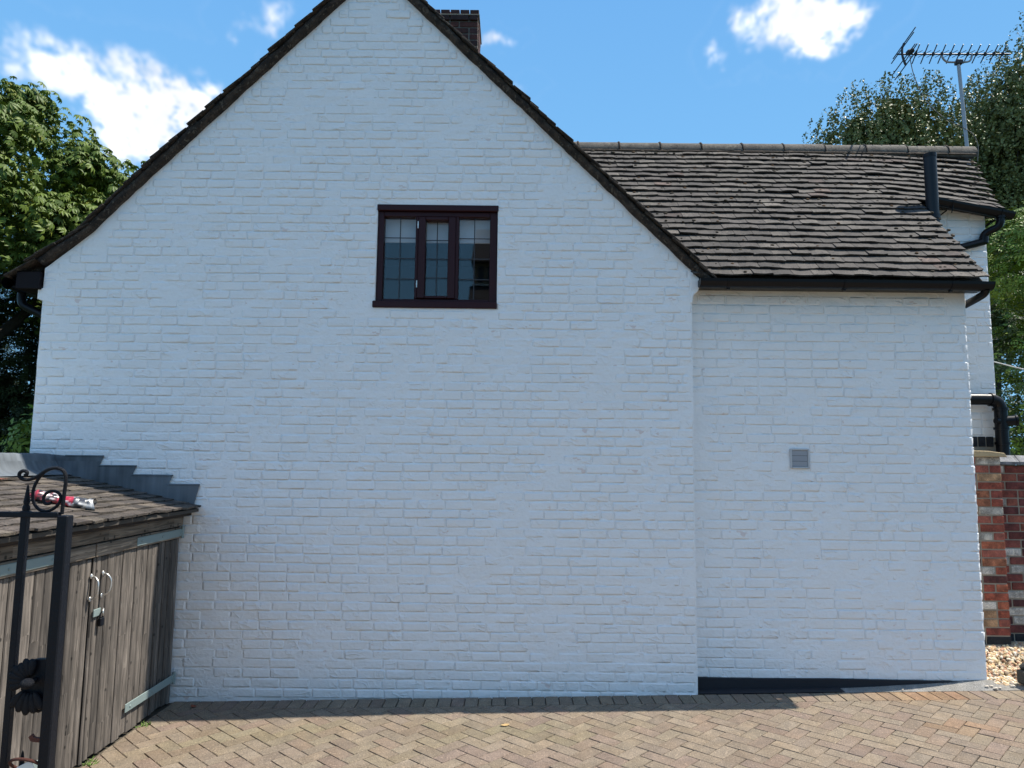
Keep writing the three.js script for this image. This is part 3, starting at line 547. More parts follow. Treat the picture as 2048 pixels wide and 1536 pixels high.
  for (let r = 0; r < NR; r++) {
    const v = r * gauge, y = EY + v * SN, xl = AP[0] + (AP[1] + 0.06 - y) / 0.979 - 0.12;
    const up = v > 1.42, xr = up ? lerp(4.80, 5.07, clamp((v - 1.42) / 1.2)) : 3.955;
    let x = xl + (r % 2 ? 0.083 : 0) + tr.s(0.008), first = true;
    x = Math.floor(xl / 0.166) * 0.166 + (r % 2 ? 0.083 : 0);
    while (x < xr - 0.03) {
      let w = Math.min(0.166, xr + tr.s(0.006) - x); if (xr - (x + w) < 0.05) w = xr + tr.s(0.008) - x;
      const cx = x + w / 2, g = makeTile(w - 0.0035, 0.17, tr), wav = 0.004 * (fbm(cx * 2.3, r * 0.7, 0, 2) - 0.5) + 0.01 * (fbm(cx * 0.8, v * 1.1, 0, 2) - 0.5);
      g.rotateZ(tr.s(0.012)); g.translate(cx, v + tr.s(0.006) + (fbm(cx * 1.4, r * 0.3 + 7, 0, 2) - 0.5) * 0.02, wav + 0.0); g.applyMatrix4(mat);
      const p = g.attributes.position; for (let i = 0; i < p.count; i++) p.setY(i, p.getY(i) + sag(p.getX(i), v)); g.computeVertexNormals();
      const c = tr.pick(base), k = tr.r(0.82, 1.25), red = tr() < 0.025 ? 1 : 0, pale = tr() < 0.08 ? 1.35 : 1;
      tiles.push({ g: tint(g, [c[0] * k * pale * (1 + red * 0.12), c[1] * k * pale * (1 - red * 0.12), c[2] * k * pale * (1 - red * 0.14)]), c: [cx, y, EZ - v * CS] });
      const mp = v > 2.2 ? 0.8 : cx > 3.6 ? 0.5 : v > 1.2 ? 0.26 : 0.16;
      for (let k2 = 0; k2 < 3; k2++) if (tr() < mp) { const dv = tr.r(0.005, 0.1); mossSpots.push([cx + tr.s(0.08), v + dv, tr.r(0.006, v > 2.3 ? 0.021 : 0.0155), 0.034 - 0.175 * dv]); }
      x += w;
    }
  }
  pieces(tiles, 'roof_tile', 'roof_tile_field', M.tile, deck, 300);
  { const G = new THREE.IcosahedronGeometry(1, 1), im = new THREE.InstancedMesh(G, M.moss, mossSpots.length), m = new THREE.Matrix4(), q = new THREE.Quaternion().setFromRotationMatrix(mat); mossSpots.forEach(([x, v, r, h], i) => { const p = V(x, v, h).applyMatrix4(mat); p.y += sag(x, v); m.compose(p, q, V(r * 1.25, r, r * 0.75)); im.setMatrixAt(i, m); im.setColorAt(i, i % 5 === 0 ? lin(2.2, 1.5, 0.9) : lin(1, 1, 1)); }); im.name = 'moss'; im.castShadow = im.receiveShadow = true; im.userData.kind = 'stuff'; deck.add(im); }
  // ridge
  let k = 0; for (let x = 0.25; x < 4.95; x += 0.452, k++) {
    const L = Math.min(0.444, 5.075 - x), g = new THREE.CylinderGeometry(0.112, 0.115, L, 18, 2, false, -Math.PI * 0.62, Math.PI * 1.24).rotateZ(Math.PI / 2); // open half pipe along x
    g.rotateX(-Math.PI / 2); g.rotateZ(tr.s(0.006)); g.translate(x + L / 2, 5.258 + tr.s(0.004), -1.765); mesh('ridge_tile', uvBox(g, tr() * 3, tr() * 3), M.ridge, deck);
    mesh('ridge_joint', uvBox(new THREE.TorusGeometry(0.109, 0.012, 6, 16, Math.PI).rotateY(Math.PI / 2).translate(x - 0.004, 5.262, -1.765)), M.verge, deck);
  }
  mesh('ridge_bedding', extrX([[-1.64, 5.235], [-1.68, 5.31], [-1.85, 5.31], [-1.89, 5.235]], 0.2, 5.05), M.verge, deck);
  // gutter: half-round channel with lip
  const N = 9, o = [], inn = []; for (let i = 0; i <= N; i++) { const a = Math.PI + Math.PI * i / N; o.push([0.05 + 0.057 * Math.cos(a), 3.352 + 0.066 * Math.sin(a)]); inn.push([0.05 + 0.052 * Math.cos(a), 3.352 + 0.061 * Math.sin(a)]); }
  const gut = mesh('gutter', extrX([...o, ...inn.reverse()], 1.545, 3.955), M.blackPlastic, ext);
  const cap = o.map(p => p); for (const xx of [1.543, 3.954]) mesh('gutter_end', extrX(cap, xx - 0.004, xx + 0.004), M.blackPlastic, gut);
  for (const xx of [1.78, 2.74, 3.62]) { const w = xx === 2.74 ? 0.018 : 0.013; mesh('bracket', extrX([...o.map(([z, y]) => [0.05 + (z - 0.05) * 1.07, 3.352 + (y - 3.352) * 1.07]), ...inn], xx - w, xx + w), M.blackPlastic, gut); mesh('bracket_lug', boxAt(xx - 0.012, xx + 0.012, 3.272, 3.29, 0.03, 0.06), M.blackPlastic, gut); }
  mesh('outlet_pipe', join([tube([[3.915, 3.3, 0.05], [3.914, 3.272, 0.03], [3.91, 3.252, -0.04], [3.9, 3.225, -0.2], [3.895, 3.2, -0.36], [3.893, 3.16, -0.44], [3.893, 3.08, -0.46]], 0.031, 36, 12), rod([3.893, 3.1, -0.46], [3.893, 0.2, -0.46], 0.03)]), M.blackPlastic, gut);
  mesh('fascia', boxAt(1.5, 3.93, 3.3, 3.37, -0.11, -0.012), M.blackPlastic, ext);
}
settle(ext);

// ── wing behind, with soil stack and pipes ──
const wing = thing('house_wing', 'white brick wing behind the extension with black soil pipes and sloping gutter', 'house', [4.3, 0, -2]);
{
  const ZW = -1.03, x1 = 4.68;
  const bed = paintedBed({ xs: axis(3.7, x1, 0.02), ys: axis(2.12, 4.37, 0.02), topOf: () => 9, z: ZW - 0.002, seed: 29 });
  const body = extrX([[ZW - 0.02, -0.1], [ZW - 0.02, 4.36], [-1.75, 5.05], [-3.3, 3.4], [-3.3, -0.1]], 3.9, x1 - 0.003);
  const wall = mesh('wall', join([bed, body]), M.paint, wing);
  pieces(paintedBricks({ y0: 2.13, y1: 4.34, course: 0.0765, rows: () => [3.86, x1], z: ZW, seed: 37, rough: 1.2 }), 'brick', 'brick_field', M.paint, wall, 300);
  const band = mesh('blue_brick_band', boxAt(3.9, x1 - 0.004, 1.9, 2.128, ZW - 0.03, ZW - 0.004), M.mortar, wing);
  for (let x = 4.02; x < x1 - 0.05; x += 0.0775) mesh('brick', tint(boxAt(x, Math.min(x + 0.067, x1), 2.03, 2.126, ZW - 0.03, ZW + 0.004, 0.004), [0.028, 0.03, 0.036]), M.brick, band);
  // gutter falling to the right and swan neck
  const N = 9, o = [], inn = []; for (let i = 0; i <= N; i++) { const a = Math.PI + Math.PI * i / N; o.push([0.057 * Math.cos(a), 0.064 * Math.sin(a)]); inn.push([0.052 * Math.cos(a), 0.059 * Math.sin(a)]); }
  const place = g => { g.rotateZ(-0.18); return g.translate(4.075, 4.44, -0.9); };
  const gut = mesh('gutter', place(extrX([...o, ...inn.reverse()], 0, 0.795)), M.blackPlastic, wing);
  mesh('gutter_end', place(extrX(o, 0.793, 0.8)), M.blackPlastic, gut);
  mesh('fascia', uvBox(boxAt(0, 0.78, -0.04, 0.06, -0.1, -0.075).rotateZ(-0.17).translate(4.0, 4.452, -0.9)), M.blackPlastic, wing);
  for (const x of [0.2, 0.68]) mesh('bracket', join([place(extrX(o.map(([z, y]) => [z * 1.09, y * 1.09]), x - 0.013, x + 0.013)), place(rod([x, -0.06, -0.06], [x - 0.05, -0.14, -0.2], 0.006)), place(rod([x, 0, 0.05], [x, -0.12, 0.03], 0.005))]), M.blackPlastic, gut);
  mesh('downpipe', join([tube([[4.745, 4.28, -0.9], [4.743, 4.215, -0.905], [4.725, 4.17, -0.92], [4.645, 4.125, -0.965], [4.625, 4.095, -0.98], [4.622, 4.045, -0.985]], 0.036, 36, 12), rod([4.64, 4.045, -0.985], [4.2, 3.925, -0.985], 0.036, 0.036, 12), rod([4.745, 4.31, -0.9], [4.745, 4.25, -0.9], 0.043, 0.043, 12), rod([4.624, 4.085, -0.98], [4.622, 4.025, -0.985], 0.042, 0.042, 12)]), M.blackPlastic, wing);
  const st = mesh('soil_stack', join([rod([4.02, 1.0, -0.80], [4.025, 4.84, -0.80], 0.056, 0.056, 20), rod([4.024, 4.19, -0.80], [4.0242, 4.235, -0.80], 0.064, 0.064, 20)]), phys({ color: lin(0.009, 0.014, 0.02), roughness: 0.4, specularIntensity: 0.5 }), wing);
  mesh('vent_cowl', join([new THREE.SphereGeometry(0.03, 14, 8, 0, Math.PI * 2, 0, Math.PI / 2).translate(4.025, 4.835, -0.80), rod([4.025, 4.81, -0.80], [4.025, 4.845, -0.80], 0.059, 0.059, 20)]), M.blackPlastic, st);
  const wp = mesh('waste_pipe', join([tube([[3.9, 2.472, -0.93], [4.257, 2.475, -0.93], [4.505, 2.476, -0.93], [4.564, 2.474, -0.93], [4.613, 2.455, -0.93], [4.643, 2.41, -0.93], [4.647, 2.36, -0.93], [4.647, 2.3, -0.93]], 0.054, 60, 18), rod([4.647, 2.38, -0.93], [4.643, 1.2, -0.93], 0.056, 0.056, 18)]), M.blackPlastic, wing);
  for (const [y, r] of [[2.385, 0.067], [2.2, 0.066], [2.06, 0.066]]) mesh('pipe_collar', rod([4.646, y - 0.012, -0.93], [4.646, y + 0.012, -0.93], r, r, 18), M.blackPlastic, wp);
  mesh('pipe_collar', rod([4.549, 2.475, -0.93], [4.574, 2.473, -0.93], 0.064, 0.064, 18), M.blackPlastic, wp);
  mesh('access_plug', join([rod([4.673, 2.27, -0.92], [4.757, 2.275, -0.89], 0.05, 0.048, 16), rod([4.752, 2.275, -0.892], [4.767, 2.276, -0.887], 0.056, 0.056, 16), rod([4.594, 2.27, -0.89], [4.564, 2.27, -0.885], 0.03, 0.03, 12)]), M.blackPlastic, wp);
}
settle(wing);

// ── television aerial ──
{
  const t = thing('tv_antenna', 'television aerial with crossed directors on a grey mast above the tiled ridge', 'antenna', [5.12, 5.2, -1.9]);
  const z = -1.9, by = 6.545;
  mesh('mast', rod([5.135, 5.2, z], [5.082, 6.46, z], 0.019, 0.019, 12), M.alu, t);
  const dark = std({ color: lin(0.03, 0.03, 0.034), roughness: 0.5, metalness: 0.4 });
  mesh('boom', rod([4.385, by - 0.004, z], [5.69, by + 0.014, z], 0.009, 0.009, 8), dark, t);
  for (let i = 0; i < 11; i++) { const x = 4.60 + i * 0.0995 - (i > 6 ? 0 : 0), y = by + (x - 4.4) * 0.012, k = 1 - i * 0.012; mesh('director', join([rod([x, y - 0.07 * k, z - 0.085], [x, y + 0.07 * k, z + 0.085], 0.0062, 0.0062, 6), rod([x, y + 0.035 * k, z - 0.125], [x, y - 0.035 * k, z + 0.125], 0.004, 0.004, 6), boxAt(x - 0.01, x + 0.01, y - 0.022, y + 0.022, z - 0.016, z + 0.016, 0.003)]), dark, t); }
  const vb = [[4.47, by + 0.13], [4.447, by + 0.07], [4.443, by], [4.455, by - 0.07], [4.478, by - 0.135]];
  mesh('reflector_bar', tube(vb.map(p => [...p, z]), 0.013, 20, 8), dark, t);
  for (const [x, y] of [vb[0], vb[1], vb[3], vb[4]]) mesh('reflector_rod', rod([x, y - 0.045, z - 0.24], [x, y + 0.045, z + 0.24], 0.006, 0.006, 6), dark, t);
  mesh('dipole_box', join([uvBox(cbox(0.08, 0.05, 0.07, 0.012).rotateZ(0.4).translate(4.535, by + 0.028, z)), rod([4.535, by - 0.03, z - 0.13], [4.545, by + 0.05, z + 0.13], 0.006, 0.006, 6)]), dark, t);
  mesh('cradle', tube([[4.90, by + 0.01, z], [4.905, by - 0.04, z], [4.945, by - 0.085, z], [5.0, by - 0.093, z], [5.08, by - 0.09, z], [5.17, by - 0.088, z], [5.215, by - 0.075, z], [5.24, by - 0.03, z], [5.242, by + 0.014, z]], 0.011, 40, 8), M.alu, t);
  mesh('clamp', boxAt(5.05, 5.125, by - 0.12, by - 0.068, z - 0.03, z + 0.03, 0.005), dark, t);
  mesh('cable', tube([[4.53, by, z], [4.535, 6.46, z], [4.57, 6.27, z], [4.68, 6.0, z], [4.86, 5.79, z + 0.01], [5.09, 5.65, z + 0.02], [5.20, 5.59, z], [5.27, 5.47, z - 0.03], [5.275, 5.3, z - 0.06]], 0.0045, 60, 6), std({ color: lin(0.12, 0.12, 0.12), roughness: 0.6 }), t);
  settle(t);
}
// ── brick garden wall with pier ──
{
  const t = thing('garden_wall', 'red and buff reclaimed brick garden wall with pier beside the gravel', 'wall', [4.6, 0.1, -0.65]);
  const rg = RNG(64), red = [[0.52, 0.13, 0.07], [0.44, 0.105, 0.062], [0.58, 0.17, 0.085], [0.38, 0.09, 0.06], [0.6, 0.22, 0.11], [0.2, 0.062, 0.05], [0.62, 0.37, 0.2], [0.5, 0.15, 0.1]], dk = [[0.33, 0.078, 0.052], [0.25, 0.062, 0.048], [0.38, 0.092, 0.058], [0.16, 0.05, 0.045], [0.3, 0.082, 0.06], [0.42, 0.125, 0.075], [0.2, 0.056, 0.048]], white = [0.85, 0.77, 0.66], blue = [0.03, 0.032, 0.038];
  const run = (name, x0, x1, z, n, pal, y0 = 0.24) => {
    const m = mesh(name, boxAt(x0 + 0.004, x1 - 0.004, -0.1, y0 + n * 0.0735, z - 0.215, z - 0.006, 0.003), M.mortar, t);
    for (let r = 0; r < n; r++) { let x = x0 - (r % 2 ? 0.112 : 0); const y = y0 + r * 0.0735; while (x < x1 - 0.02) { const w = rg() < 0.2 ? 0.108 : 0.222, a = Math.max(x, x0), b = Math.min(x + w - 0.009, x1); if (b - a > 0.035) { const p = rg(); const c = r < 2 ? blue : p < 0.16 ? white : rg.pick(pal); mesh('brick', tint(uvBox(cbox(b - a, 0.0635 + rg.s(0.002), 0.1, 0.005).translate((a + b) / 2, y + 0.035, z - 0.05 + rg.s(0.003)), rg() * 4, rg() * 4), c.map((() => { const k = rg.r(0.85, 1.15); return q => q * k; })())), M.brick, m); } x += w + 0.003; } }
    return m; };
  run('pier', 3.9, 4.335, -0.52, 23, red);
  run('panel', 4.34, 5.6, -0.64, 22, dk);
  mesh('pier_capping', extr([[3.89, 1.93], [4.36, 1.93], [4.34, 1.955], [4.2, 1.972], [3.89, 1.978]], 0.28, -0.76, [], 0.006), std({ color: lin(0.50, 0.38, 0.22), roughness: 0.95, bumpMap: grit, bumpScale: 0.01 }), t);
  for (let x = 4.35; x < 5.5; x += 0.225) mesh('coping_brick', tint(extrX([[-0.61, 1.86], [-0.61, 1.885], [-0.68, 1.945], [-0.82, 1.945], [-0.89, 1.885], [-0.89, 1.86]].reverse(), x, x + 0.217), [0.34, 0.34, 0.35]), M.brick, t);
  settle(t);
}
{ const w = mesh('washing_line', tube([[4.76, 2.888, -1.2], [5.1, 2.79, -1.15], [5.8, 2.64, -1.05], [6.8, 2.52, -0.9]], 0.0055, 30, 6), std({ color: lin(0.5, 0.5, 0.48), roughness: 0.6 })); top(w, 'thin pale line strung from the wing wall across the garden', 'line'); }

// ───────── timber shed ─────────
const shed = thing('shed', 'weathered grey timber lean-to shed with plank doors and small tiled roof', 'shed', [-3.1, -0.06, 1.25]);
{
  const XS = -2.62, rg = RNG(207), tone = () => { const k = rg.r(0.6, 1.4), w = rg.r(-0.015, 0.02); return [0.218 * k + w, 0.205 * k + w * 0.92, 0.193 * k + w * 0.8]; };
  mesh('frame', join([boxAt(-3.6, -2.68, -0.1, 1.34, 2.46, 2.5), boxAt(-3.62, -3.55, -0.1, 1.5, 0.03, 2.5), boxAt(-2.70, -2.645, -0.1, 1.36, 0.026, 0.05), boxAt(-2.70, -2.645, 1.28, 1.36, 0.06, 2.45)]), std({ color: lin(0.12, 0.1, 0.085), map: woodMap, roughness: 0.95 }), shed);
  const long = (g, c) => tint(uvBox(g, rg() * 3, rg() * 3), c);
  const longZ = (g, c) => { g = uvBox(g, rg() * 3, rg() * 3, true); return tint(g, c); };
  for (const [za, zb, leaf] of [[0.052, 1.215, 0], [1.228, 2.44, 1]]) {
    const d = mesh('door', boxAt(-2.665, -2.648, 0.0, 1.27, za, zb, 0.002), std({ color: lin(0.035, 0.03, 0.026), roughness: 1 }), shed);
    let z = za; while (z < zb - 0.02) {
      const w = Math.min(rg.pick([0.05, 0.062, 0.078, 0.084, 0.092]), zb - z), g = cbox(0.016, 1.25 + rg.s(0.014), w - 0.0075, 0.0055); g.rotateX(rg.s(0.003)); g.translate(XS - 0.018 + rg.s(0.003), 0.58 + rg.s(0.006), z + w / 2);
      mesh('plank', long(g, tone()), M.board, d); z += w;
    }
    // top ledge
    mesh('ledge', longZ(boxAt(XS - 0.0095, XS + 0.006, 1.206, 1.288, za, zb, 0.004), [0.42, 0.365, 0.30]), M.board, d);
    const hinge = (y, z0, z1, nm) => { const h = mesh(nm, boxAt(XS + 0.0062, XS + 0.013, y - 0.029, y + 0.029, z0, z1, 0.003), M.hinge, d); const n = 3; for (let k = 0; k < n; k++) mesh('bolt', new THREE.SphereGeometry(0.009, 10, 6).scale(0.5, 1, 1).translate(XS + 0.014, y, lerp(z0 + 0.05, z1 - 0.06, k / (n - 1))), M.hinge, h); mesh('knuckle', rod([XS + 0.012, y - 0.045, leaf ? 2.43 : 0.052], [XS + 0.012, y + 0.045, leaf ? 2.43 : 0.052], 0.012), M.hinge, h); };
    if (leaf === 0) { hinge(1.247, 0.03, 0.735, 'hinge_strap'); hinge(0.132, 0.035, 0.752, 'hinge_strap'); } else { hinge(1.25, 1.615, 2.43, 'hinge_strap'); hinge(0.132, 1.65, 2.43, 'hinge_strap'); }
    const hz = leaf ? 1.245 : 1.117, s = leaf ? 1 : -1;
    mesh('pull_handle', join([tube([[XS - 0.002, 1.09, hz], [XS + 0.022, 1.087, hz], [XS + 0.046, 1.06, hz + s * 0.006], [XS + 0.05, 1.02, hz + s * 0.008], [XS + 0.04, 0.975, hz + s * 0.004], [XS + 0.018, 0.957, hz], [XS - 0.002, 0.955, hz]], 0.0062, 30, 10), new THREE.SphereGeometry(0.013, 12, 8).scale(0.5, 1.3, 1).translate(XS, 1.092, hz), new THREE.SphereGeometry(0.013, 12, 8).scale(0.5, 1.3, 1).translate(XS, 0.952, hz)]), M.chrome, d);
    if (!leaf) {
      const hs = mesh('hasp', join([boxAt(XS - 0.003, XS + 0.006, 0.832, 0.878, 1.125, 1.2, 0.002)]), M.hinge, d);
      mesh('staple', new THREE.TorusGeometry(0.021, 0.005, 8, 18).rotateY(Math.PI / 2 + 0.5).translate(XS + 0.018, 0.85, 1.118), M.chrome, hs);
      mesh('padlock', join([boxAt(XS + 0.002, XS + 0.026, 0.765, 0.818, 1.108, 1.148, 0.005), tube([[XS + 0.014, 0.815, 1.114], [XS + 0.014, 0.842, 1.116], [XS + 0.014, 0.852, 1.128], [XS + 0.014, 0.842, 1.14], [XS + 0.014, 0.815, 1.142]], 0.004, 16, 8)]), M.iron, hs);
    }
  }
  mesh('header_board', longZ(boxAt(XS - 0.02, XS + 0.004, 1.298, 1.374, 0.028, 2.46, 0.004), [0.35, 0.305, 0.25]), M.board, shed);
  mesh('eave_board', longZ(boxAt(XS - 0.01, XS + 0.062, 1.378, 1.432, 0.02, 2.5, 0.004), [0.10, 0.078, 0.062]), M.board, shed);
  // roof
  const pa = Math.atan2(0.245, 1.13), c = Math.cos(pa), s = Math.sin(pa), EX = -2.485, EYs = 1.438;
  const deck = mesh('roof', uvBox(extr([[EX - 0.02, EYs - 0.006], [-3.62, EYs + (EX + 3.62) * -1 * -Math.tan(pa) - 0.006 + 0], [-3.62, EYs + 0.21], [EX - 0.02, EYs - 0.03]].map((p, i) => i === 1 ? [-3.62, EYs + (1.135) * Math.tan(pa) - 0.006] : p), 2.5, 0.018)), std({ color: lin(0.07, 0.06, 0.05), roughness: 1 }), shed);
  const mat = new THREE.Matrix4().makeBasis(V(0, 0, -1), V(-c, s, 0), V(s, c, 0)).setPosition(EX, EYs, 0);
  const cl = [[0.19, 0.163, 0.14], [0.215, 0.185, 0.155], [0.16, 0.14, 0.125], [0.24, 0.207, 0.17], [0.18, 0.152, 0.132]];
  for (let r = 0; r < 10; r++) { const v = r * 0.112; for (let z = 0.022 - (r % 2 ? 0.083 : 0); z < 2.5; z += 0.166) { const za = Math.max(z, 0.022), w = Math.min(z + 0.166, 2.52) - za; if (w < 0.04) continue; const g = makeTile(w - 0.0045, 0.16, rg, 0.019, 0.085); g.rotateZ(rg.s(0.02)); g.translate(-(za + w / 2), v + rg.s(0.006), 0.002); g.applyMatrix4(mat); g.computeVertexNormals(); const q = rg.pick(cl), k = rg.r(0.8, 1.25); mesh('roof_tile', tint(g, q.map(e => e * k)), M.shedTile, deck); } }
  // lead: stepped flashing on the gable, apron along the low wall
  mesh('stepped_flashing', extr([[-2.553, 1.455], [-2.513, 1.622], [-2.767, 1.618], [-2.735, 1.697], [-3.066, 1.688], [-3.033, 1.765], [-3.335, 1.763], [-3.307, 1.84], [-3.611, 1.842], [-3.87, 1.862], [-3.87, 1.72], [-3.62, 1.70]], 0.005, 0.009, [], 0.0015), M.lead, shed);
  mesh('flashing_lips', join([[-2.513, -2.767, 1.62], [-2.735, -3.066, 1.692], [-3.033, -3.335, 1.764], [-3.307, -3.611, 1.841]].map(([b, a, y]) => boxAt(a, b, y - 0.004, y + 0.008, -0.01, 0.021, 0.002))), M.lead, shed);
  { const P = [], I = [], prf = [[-3.54, 1.694], [-3.60, 1.712], [-3.645, 1.735], [-3.675, 1.785], [-3.70, 1.85], [-3.74, 1.86], [-4.7, 1.858]], n = 60; for (let i = 0; i <= n; i++) { const z = 0.02 + 2.5 * i / n; prf.forEach(([x, y], k) => P.push(x + (k > 1 && k < 5 ? 0.012 * (fbm(z * 3, k * 0.6, 0, 3) - 0.5) : 0), y + (k > 0 && k < 6 ? 0.007 * (fbm(z * 4 + 9, k, 0, 2) - 0.5) : 0), z)); } const m = prf.length; for (let i = 0; i < n; i++) for (let k = 0; k < m - 1; k++) { const a = i * m + k, b = a + 1, d = a + m, e = d + 1; I.push(a, b, e, a, e, d); }
    const g = new THREE.BufferGeometry(); g.setAttribute('position', new THREE.Float32BufferAttribute(P, 3)); g.setIndex(I); g.computeVertexNormals(); const uv = new Float32Array(P.length / 3 * 2); for (let i = 0; i < uv.length / 2; i++) { uv[i * 2] = P[i * 3 + 2]; uv[i * 2 + 1] = P[i * 3 + 1]; } g.setAttribute('uv', new THREE.BufferAttribute(uv, 2)); mesh('lead_apron', g, M.lead, shed); }
  mesh('low_wall', boxAt(-4.68, -3.72, -0.1, 1.845, 0.02, 2.5, 0.004), M.mortarDark, shed);
  mesh('coping_slab', boxAt(-4.68, -3.97, 1.866, 1.9, 0.3, 1.6, 0.006), std({ color: lin(0.62, 0.6, 0.54), roughness: 0.9 }), shed);
  settle(shed);
}
// crumpled bag on the shed roof
{
  const rg = RNG(15), A = V(-2.985, 1.605, 1.345), B = V(-2.685, 1.525, 1.165), n = 46, m = 26, P = [], C = [], I = [], ax = B.clone().sub(A), L = ax.length(); ax.normalize();
  const up = V(0.2, 0.97, 0).sub(ax.clone().multiplyScalar(ax.dot(V(0.2, 0.97, 0)))).normalize(), sd = ax.clone().cross(up);
  for (let i = 0; i <= n; i++) { const t = i / n; const r0 = t < 0.08 ? lerp(0.004, 0.03, t / 0.08) : t > 0.86 ? lerp(0.034, 0.046, (t - 0.86) / 0.14) : 0.036 + 0.004 * Math.sin(t * 9);
    for (let j = 0; j < m; j++) { const a = j / m * Math.PI * 2, f = fbm(t * 8, Math.cos(a) * 1.6 + 4, Math.sin(a) * 1.6 + 3.3, 3), cr = Math.abs(fbm(t * 16 + 7, Math.cos(a) * 3 + 9, Math.sin(a) * 3 + 5.1, 2) - 0.5); const r = r0 * (0.72 + 0.5 * f + 0.55 * cr); const flat = Math.sin(a) < 0 ? 0.72 : 1;
      const p = A.clone().addScaledVector(ax, t * L + (t > 0.9 ? 0.014 * Math.cos(a * 2 + 1) : 0)).addScaledVector(sd, Math.cos(a) * r * 1.25).addScaledVector(up, Math.sin(a) * r * flat - 0.006); P.push(p.x, p.y, p.z);
      const k = noise(t * 14, Math.cos(a) * 3 + 5, Math.sin(a) * 3 + 2.2); let c;
      if (t < 0.12) c = [0.34, 0.02, 0.03]; else if (t < 0.42) c = k > 0.66 && Math.sin(a) > -0.2 ? [0.6, 0.54, 0.54] : k > 0.5 ? [0.30, 0.05, 0.06] : [0.022, 0.018, 0.022]; else if (t < 0.66) c = k > 0.74 ? [0.75, 0.62, 0.62] : [0.40, 0.022, 0.045]; else c = k > 0.55 ? [0.55, 0.54, 0.52] : k > 0.42 ? [0.2, 0.2, 0.2] : [0.05, 0.05, 0.055];
      C.push(...c); } }
  for (let i = 0; i < n; i++) for (let j = 0; j < m; j++) { const a = i * m + j, b = i * m + (j + 1) % m, c = b + m, d = a + m; I.push(a, c, b, a, d, c); }
  const g = new THREE.BufferGeometry(); g.setAttribute('position', new THREE.Float32BufferAttribute(P, 3)); g.setAttribute('color', new THREE.Float32BufferAttribute(C, 3)); g.setIndex(I); g.computeVertexNormals();
  const ctr = [-2.83, 1.53, 1.25]; g.translate(-ctr[0], -ctr[1], -ctr[2]);
  const b = mesh('crumpled_bag', uvBox(g), new THREE.MeshPhysicalMaterial({ color: lin(1, 1, 1), vertexColors: true, roughness: 0.3, clearcoat: 0.6, clearcoatRoughness: 0.25 })); b.position.set(...ctr); top(b, 'crumpled red black and silver plastic bag lying on the shed roof', 'bag');
}
// dry leaves
{
  const leafG = (k) => { const s = new THREE.Shape(); s.moveTo(0, -0.04); s.bezierCurveTo(0.035, -0.02, 0.03, 0.02, 0, 0.045); s.bezierCurveTo(-0.03, 0.02, -0.035, -0.02, 0, -0.04); const g = new THREE.ExtrudeGeometry(s, { depth: 0.0012, bevelEnabled: false, curveSegments: 6 }); const p = g.attributes.position; for (let i = 0; i < p.count; i++) p.setZ(i, p.getZ(i) + 6 * p.getX(i) ** 2 + 3 * p.getY(i) ** 2 * k); g.rotateX(-Math.PI / 2); g.computeVertexNormals(); return g; };
  for (const [x, y, z, r, c, lb] of [[-3.4, 1.668, 0.68, 0.4, [0.42, 0.14, 0.02], 'curled orange dry leaf on the shed roof near the lead apron'], [-3.44, 1.677, 0.95, 1.9, [0.30, 0.06, 0.02], 'flat rusty red dry leaf on the shed roof tiles'], [-2.4, gy(-2.4) + 0.004, 0.15, 0.8, [0.2, 0.05, 0.02], 'brown dry leaf on the pavers beside the shed door'], [-0.02, gy(0) + 0.003, 0.62, 2, [0.42, 0.28, 0.12], 'pale tan dry leaf lying on the sunlit pavers']]) { const l = mesh('dry_leaf', leafG(1.5), std({ color: lin(...c), roughness: 0.8 })); l.position.set(x, y, z); l.rotation.y = r; l.scale.setScalar(0.8); top(l, lb, 'leaf'); }
}
// weeds at the foot of the shed
{
  const rg = RNG(3); const weed = (x, z, lb) => { const gs = []; for (let i = 0; i < 26; i++) { const a = rg() * 6.28, h = rg.r(0.012, 0.04), g = new THREE.ConeGeometry(0.006, h, 4).scale(1, 1, 0.35); g.translate(0, h / 2, 0); g.rotateZ(rg.r(0.2, 1.1)); g.rotateY(a); g.translate(rg.s(0.03), 0, rg.s(0.05)); gs.push(g); } const w = mesh('weed', join(gs), std({ color: lin(0.12, 0.19, 0.04), roughness: 0.8 })); w.position.set(x, gy(x), z); top(w, lb, 'weed'); };
  weed(-2.585, 1.16, 'tuft of green weed at the shed door meeting line'); weed(-2.58, 0.52, 'low sparse weed at the shed foot below the hinge strap');
}

